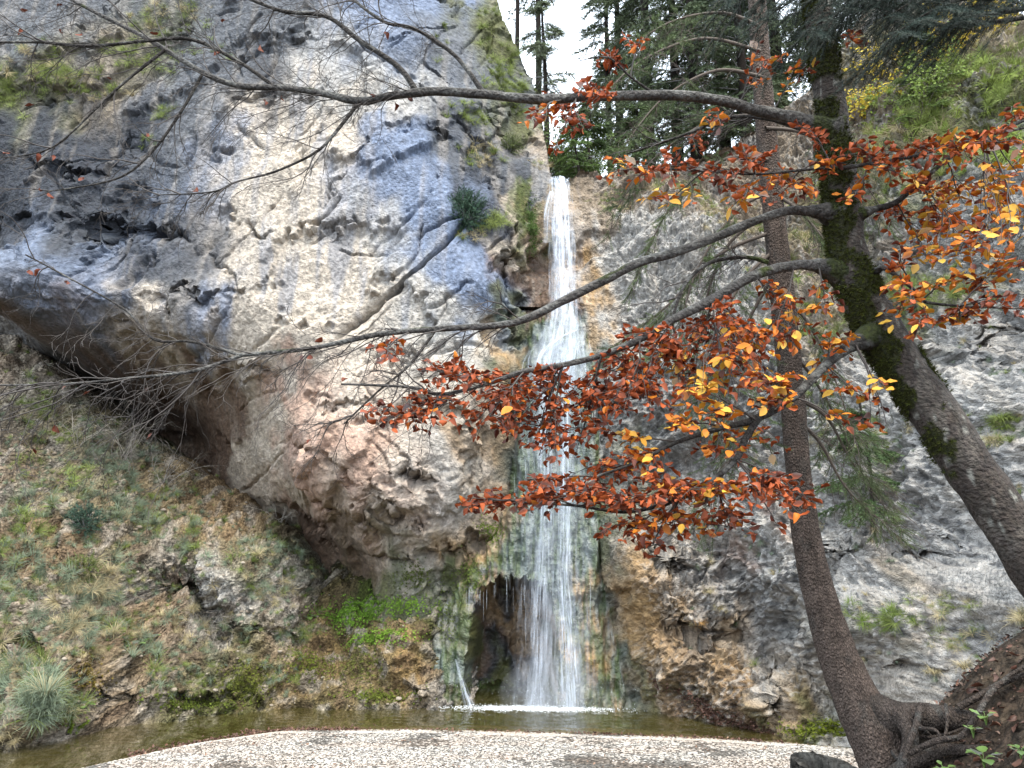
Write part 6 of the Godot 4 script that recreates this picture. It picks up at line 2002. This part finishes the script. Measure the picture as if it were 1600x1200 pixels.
func litter() -> void:
	# pebbles of the bar
	var stones := []
	for kind in 3:
		var sm := SphereMesh.new()
		sm.radius = 1.0
		sm.height = 2.0
		sm.radial_segments = 7
		sm.rings = 4
		var arr := sm.get_mesh_arrays()
		var vv: PackedVector3Array = arr[Mesh.ARRAY_VERTEX]
		var n := noise(130 + kind, 0.9, 2)
		for i in vv.size():
			vv[i] *= 1.0 + 0.45 * n.get_noise_3dv(vv[i])
		arr[Mesh.ARRAY_VERTEX] = vv
		var am := ArrayMesh.new()
		am.add_surface_from_arrays(Mesh.PRIMITIVE_TRIANGLES, arr)
		stones.append(am)
	# moss cushions on the mound and the wet rock
	var mp := []
	var mc := []
	var mt := MB.new()
	for k in 7:
		var a := TAU * k / 7.0
		var d := Vector3(cos(a), 0, sin(a))
		var sd := Vector3(-d.z, 0, d.x) * 0.16
		var i := mt.vert(-sd, Vector3.UP)
		mt.vert(sd, Vector3.UP)
		mt.vert(d * 0.8 + Vector3.UP * 0.55, Vector3.UP)
		mt.tri(i, i + 1, i + 2)
	mt.smooth()
	for g in [["s", 555, 955, 50, 15, 2600, Color(0.13, 0.23, 0.03)], ["s", 610, 950, 45, 14, 1500, Color(0.12, 0.20, 0.03)], ["s", 660, 945, 30, 12, 900, Color(0.11, 0.18, 0.03)], ["s", 595, 1000, 45, 9, 1000, Color(0.13, 0.22, 0.03)], ["c", 610, 945, 50, 12, 700, Color(0.12, 0.20, 0.03)], ["s", 480, 1040, 40, 20, 700, Color(0.10, 0.12, 0.02)], ["s", 560, 1040, 40, 30, 600, Color(0.09, 0.10, 0.025)], ["s", 380, 1070, 40, 25, 900, Color(0.085, 0.095, 0.02)], ["s", 300, 1100, 60, 12, 700, Color(0.085, 0.11, 0.02)], ["s", 600, 1090, 50, 10, 500, Color(0.09, 0.11, 0.02)], ["c", 770, 835, 18, 16, 350, Color(0.09, 0.13, 0.02)], ["c", 735, 900, 20, 30, 500, Color(0.075, 0.10, 0.025)], ["c", 700, 960, 16, 40, 400, Color(0.075, 0.095, 0.03)], ["c", 640, 905, 30, 20, 350, Color(0.06, 0.075, 0.02)], ["c", 832, 360, 8, 45, 500, Color(0.05, 0.085, 0.02)], ["c", 1290, 1140, 50, 10, 800, Color(0.10, 0.12, 0.015)], ["c", 760, 1075, 40, 12, 300, Color(0.06, 0.085, 0.03)], ["s", 135, 1060, 25, 25, 400, Color(0.13, 0.10, 0.025)], ["s", 112, 1130, 10, 10, 150, Color(0.10, 0.14, 0.02)]]:
		var f: Face = slope if g[0] == "s" else cliff
		for k in g[5]:
			var sp := spot(f, g[1] + g[3] * rng.randfn(0, 0.6), g[2] + g[4] * rng.randfn(0, 0.6))
			if sp[0].y < 0.03: continue
			var nn: Vector3 = (sp[1] + Vector3(0, 0.4, 0)).normalized()
			mp.append(Transform3D(Basis(Quaternion(Vector3.UP, nn)).rotated(nn, rng.randf() * TAU).scaled(Vector3.ONE * rng.randf_range(0.02, 0.05)), sp[0] + Vector3(rng.randfn(0, 0.03), rng.randfn(0, 0.03), 0)))
			mc.append(g[6] * rng.randf_range(0.6, 1.35))
	tag(scatter("moss", mt.mesh(), mat("moss", Color.WHITE, 0.95, true, 0.2), mp, mc), "green moss on the wet mound and rock feet", "moss")
	lap("moss")
	# dead leaves on the near bank
	var lm := []
	for c in [Color(0.085, 0.028, 0.014), Color(0.055, 0.022, 0.013), Color(0.12, 0.05, 0.028)]:
		lm.append(mat("dead leaf", srgb(c.r, c.g, c.b), 0.6))
	for s in [[1570, 1110], [1590, 1125], [1560, 1125], [1540, 1190], [1550, 1165], [1575, 1190], [1530, 1150], [1512, 1165], [1590, 1085], [1550, 1060], [1580, 1050], [1595, 1030], [1520, 1195], [1490, 1200], [1566, 1140], [1585, 1150], [1545, 1135], [1560, 1040], [1575, 1070], [1540, 1075], [1598, 1180], [1582, 1200], [1555, 1200], [1530, 1085]]:
		var best := at(s[0], s[1], 4.8)
		for e in 60:
			var d := 3.9 + e * 0.03
			var q := at(s[0] + rng.randf_range(-1, 1), s[1], d)
			if q.y < bank_y(q.x, q.z) + 0.02:
				best = q
				break
		var o := put("fallen_leaf", leaf_mesh[rng.randi_range(1, 5)], lm[rng.randi_range(0, 2)])
		o.transform = Transform3D(Basis.from_euler(Vector3(rng.randf_range(-0.6, 0.6), rng.randf() * TAU, rng.randf_range(-0.6, 0.6))).scaled(Vector3.ONE * rng.randf_range(0.06, 0.09)), best + Vector3(0, 0.018, 0))
		tag(o, "dry curled brown leaf lying on the dark soil bank", "leaf", "fallen leaves on the soil bank")
	# crumbs of litter, too small to tell apart
	var lp := []
	var lc := []
	for k in 3200:
		var x := rng.randf_range(1.6, 4.2)
		var z := rng.randf_range(-6.2, -3.6)
		lp.append(Transform3D(Basis.from_euler(Vector3(rng.randf_range(-0.7, 0.7), rng.randf() * TAU, rng.randf_range(-0.7, 0.7))).scaled(Vector3.ONE * rng.randf_range(0.012, 0.045)), Vector3(x, bank_y(x, z) + 0.012, z)))
		lc.append(Color(0.09, 0.04, 0.026).lerp(Color(0.06, 0.043, 0.032), rng.randf()) * rng.randf_range(0.5, 1.6))
	# wet leaves along the waterline
	for g in [[380, 1143, 560, 1141, 420], [200, 1178, 400, 1146, 300], [560, 1141, 900, 1147, 120], [900, 1148, 1230, 1163, 260], [1080, 1105, 1210, 1150, 900], [1010, 1060, 1130, 1120, 500]]:
		for k in g[4]:
			var t := rng.randf()
			var px := lerpf(g[0], g[2], t)
			var py := lerpf(g[1], g[3], t) + rng.randfn(0, 3.0)
			var q: Vector3
			if g[1] == 1105 or g[1] == 1060:
				q = spot(cliff, px, py + rng.randfn(0, 6.0))[0] + Vector3(0, 0.01, 0.03)
			else:
				q = level(px, py, 0.03)
				q.y = maxf(bar_height(q.x, q.z), 0.0) + 0.02
			lp.append(Transform3D(Basis.from_euler(Vector3(rng.randf_range(-0.7, 0.7), rng.randf() * TAU, rng.randf_range(-0.7, 0.7))).scaled(Vector3.ONE * rng.randf_range(0.03, 0.07)), q))
			lc.append(Color(0.055, 0.026, 0.02).lerp(Color(0.12, 0.055, 0.035), rng.randf()))
	for k in 600:
		var x := rng.randf_range(-9.0, 6.0)
		var z := rng.randf_range(-14.4, -11.0)
		if bar_height(x, z) < 0.02: continue
		lp.append(Transform3D(Basis.from_euler(Vector3(rng.randf_range(-0.4, 0.4), rng.randf() * TAU, rng.randf_range(-0.4, 0.4))).scaled(Vector3.ONE * rng.randf_range(0.03, 0.06)), Vector3(x, bar_height(x, z) + 0.025, z)))
		lc.append(Color(0.15, 0.09, 0.06) * rng.randf_range(0.6, 1.4))
	tag(scatter("leaf_litter", leaf_mesh[2], mat("litter", Color.WHITE, 0.7, true), lp, lc), "brown leaf litter along the waterline and on the soil", "litter")
	var sets := [[], [], []]
	var tints := [[], [], []]
	var band := noise(74, 0.8, 4)
	for k in 200000:
		var x := rng.randf_range(-9.5, 6.5)
		var z := rng.randf_range(-15.2, -10.6)
		var y := bar_height(x, z)
		if y < -0.05 or (y < 0.06 and rng.randf() < 0.5): continue
		var r := 0.0045 + 0.016 * pow(rng.randf(), 6.0)
		var c := Color(0.36, 0.34, 0.31).lerp(Color(0.335, 0.305, 0.27), rng.randf())
		if rng.randf() < 0.06: c = Color(0.16, 0.145, 0.135)
		if rng.randf() < 0.2: c = Color(0.42, 0.41, 0.395)
		var warm := clampf(band.get_noise_2d(x * 0.5, z * 1.6) * 2.5 + 0.5, 0.0, 1.0)
		c = c.lerp(Color(0.33, 0.26, 0.21), warm * 0.4)
		if y < 0.01: c = c * Color(0.5, 0.42, 0.28)
		var b := Basis.from_euler(Vector3(rng.randf() * 0.6, rng.randf() * TAU, rng.randf() * 0.6)).scaled(Vector3(r * rng.randf_range(0.9, 1.5), r * 0.4, r))
		var kind := k % 3
		sets[kind].append(Transform3D(b, Vector3(x, y + r * 0.15, z)))
		tints[kind].append(c)
	var rub := []
	var rubc := []
	for k in 700:
		var s := spot(slope, rng.randf_range(0, 660), rng.randf_range(620, 1130))
		if s[0].y < 0.05: continue
		var r := 0.01 + 0.05 * pow(rng.randf(), 6.0)
		rub.append(Transform3D(Basis.from_euler(Vector3(rng.randf() * 3.0, rng.randf() * TAU, rng.randf() * 3.0)).scaled(Vector3(r * 1.3, r * 0.8, r)), s[0] + s[1] * r * 0.2))
		rubc.append(Color(0.27, 0.235, 0.19).lerp(Color(0.17, 0.14, 0.11), rng.randf()))
	tag(scatter("rubble", stones[1], mat("rubble", Color.WHITE, 0.9, true, 0.3), rub, rubc), "loose small stones strewn over the earth slope", "rubble")
	var pm := mat("pebble", Color.WHITE, 0.85, true, 0.4)
	for kind in 3:
		tag(scatter("gravel", stones[kind], pm, sets[kind], tints[kind]), "small pale rounded pebbles covering the gravel bar", "gravel")
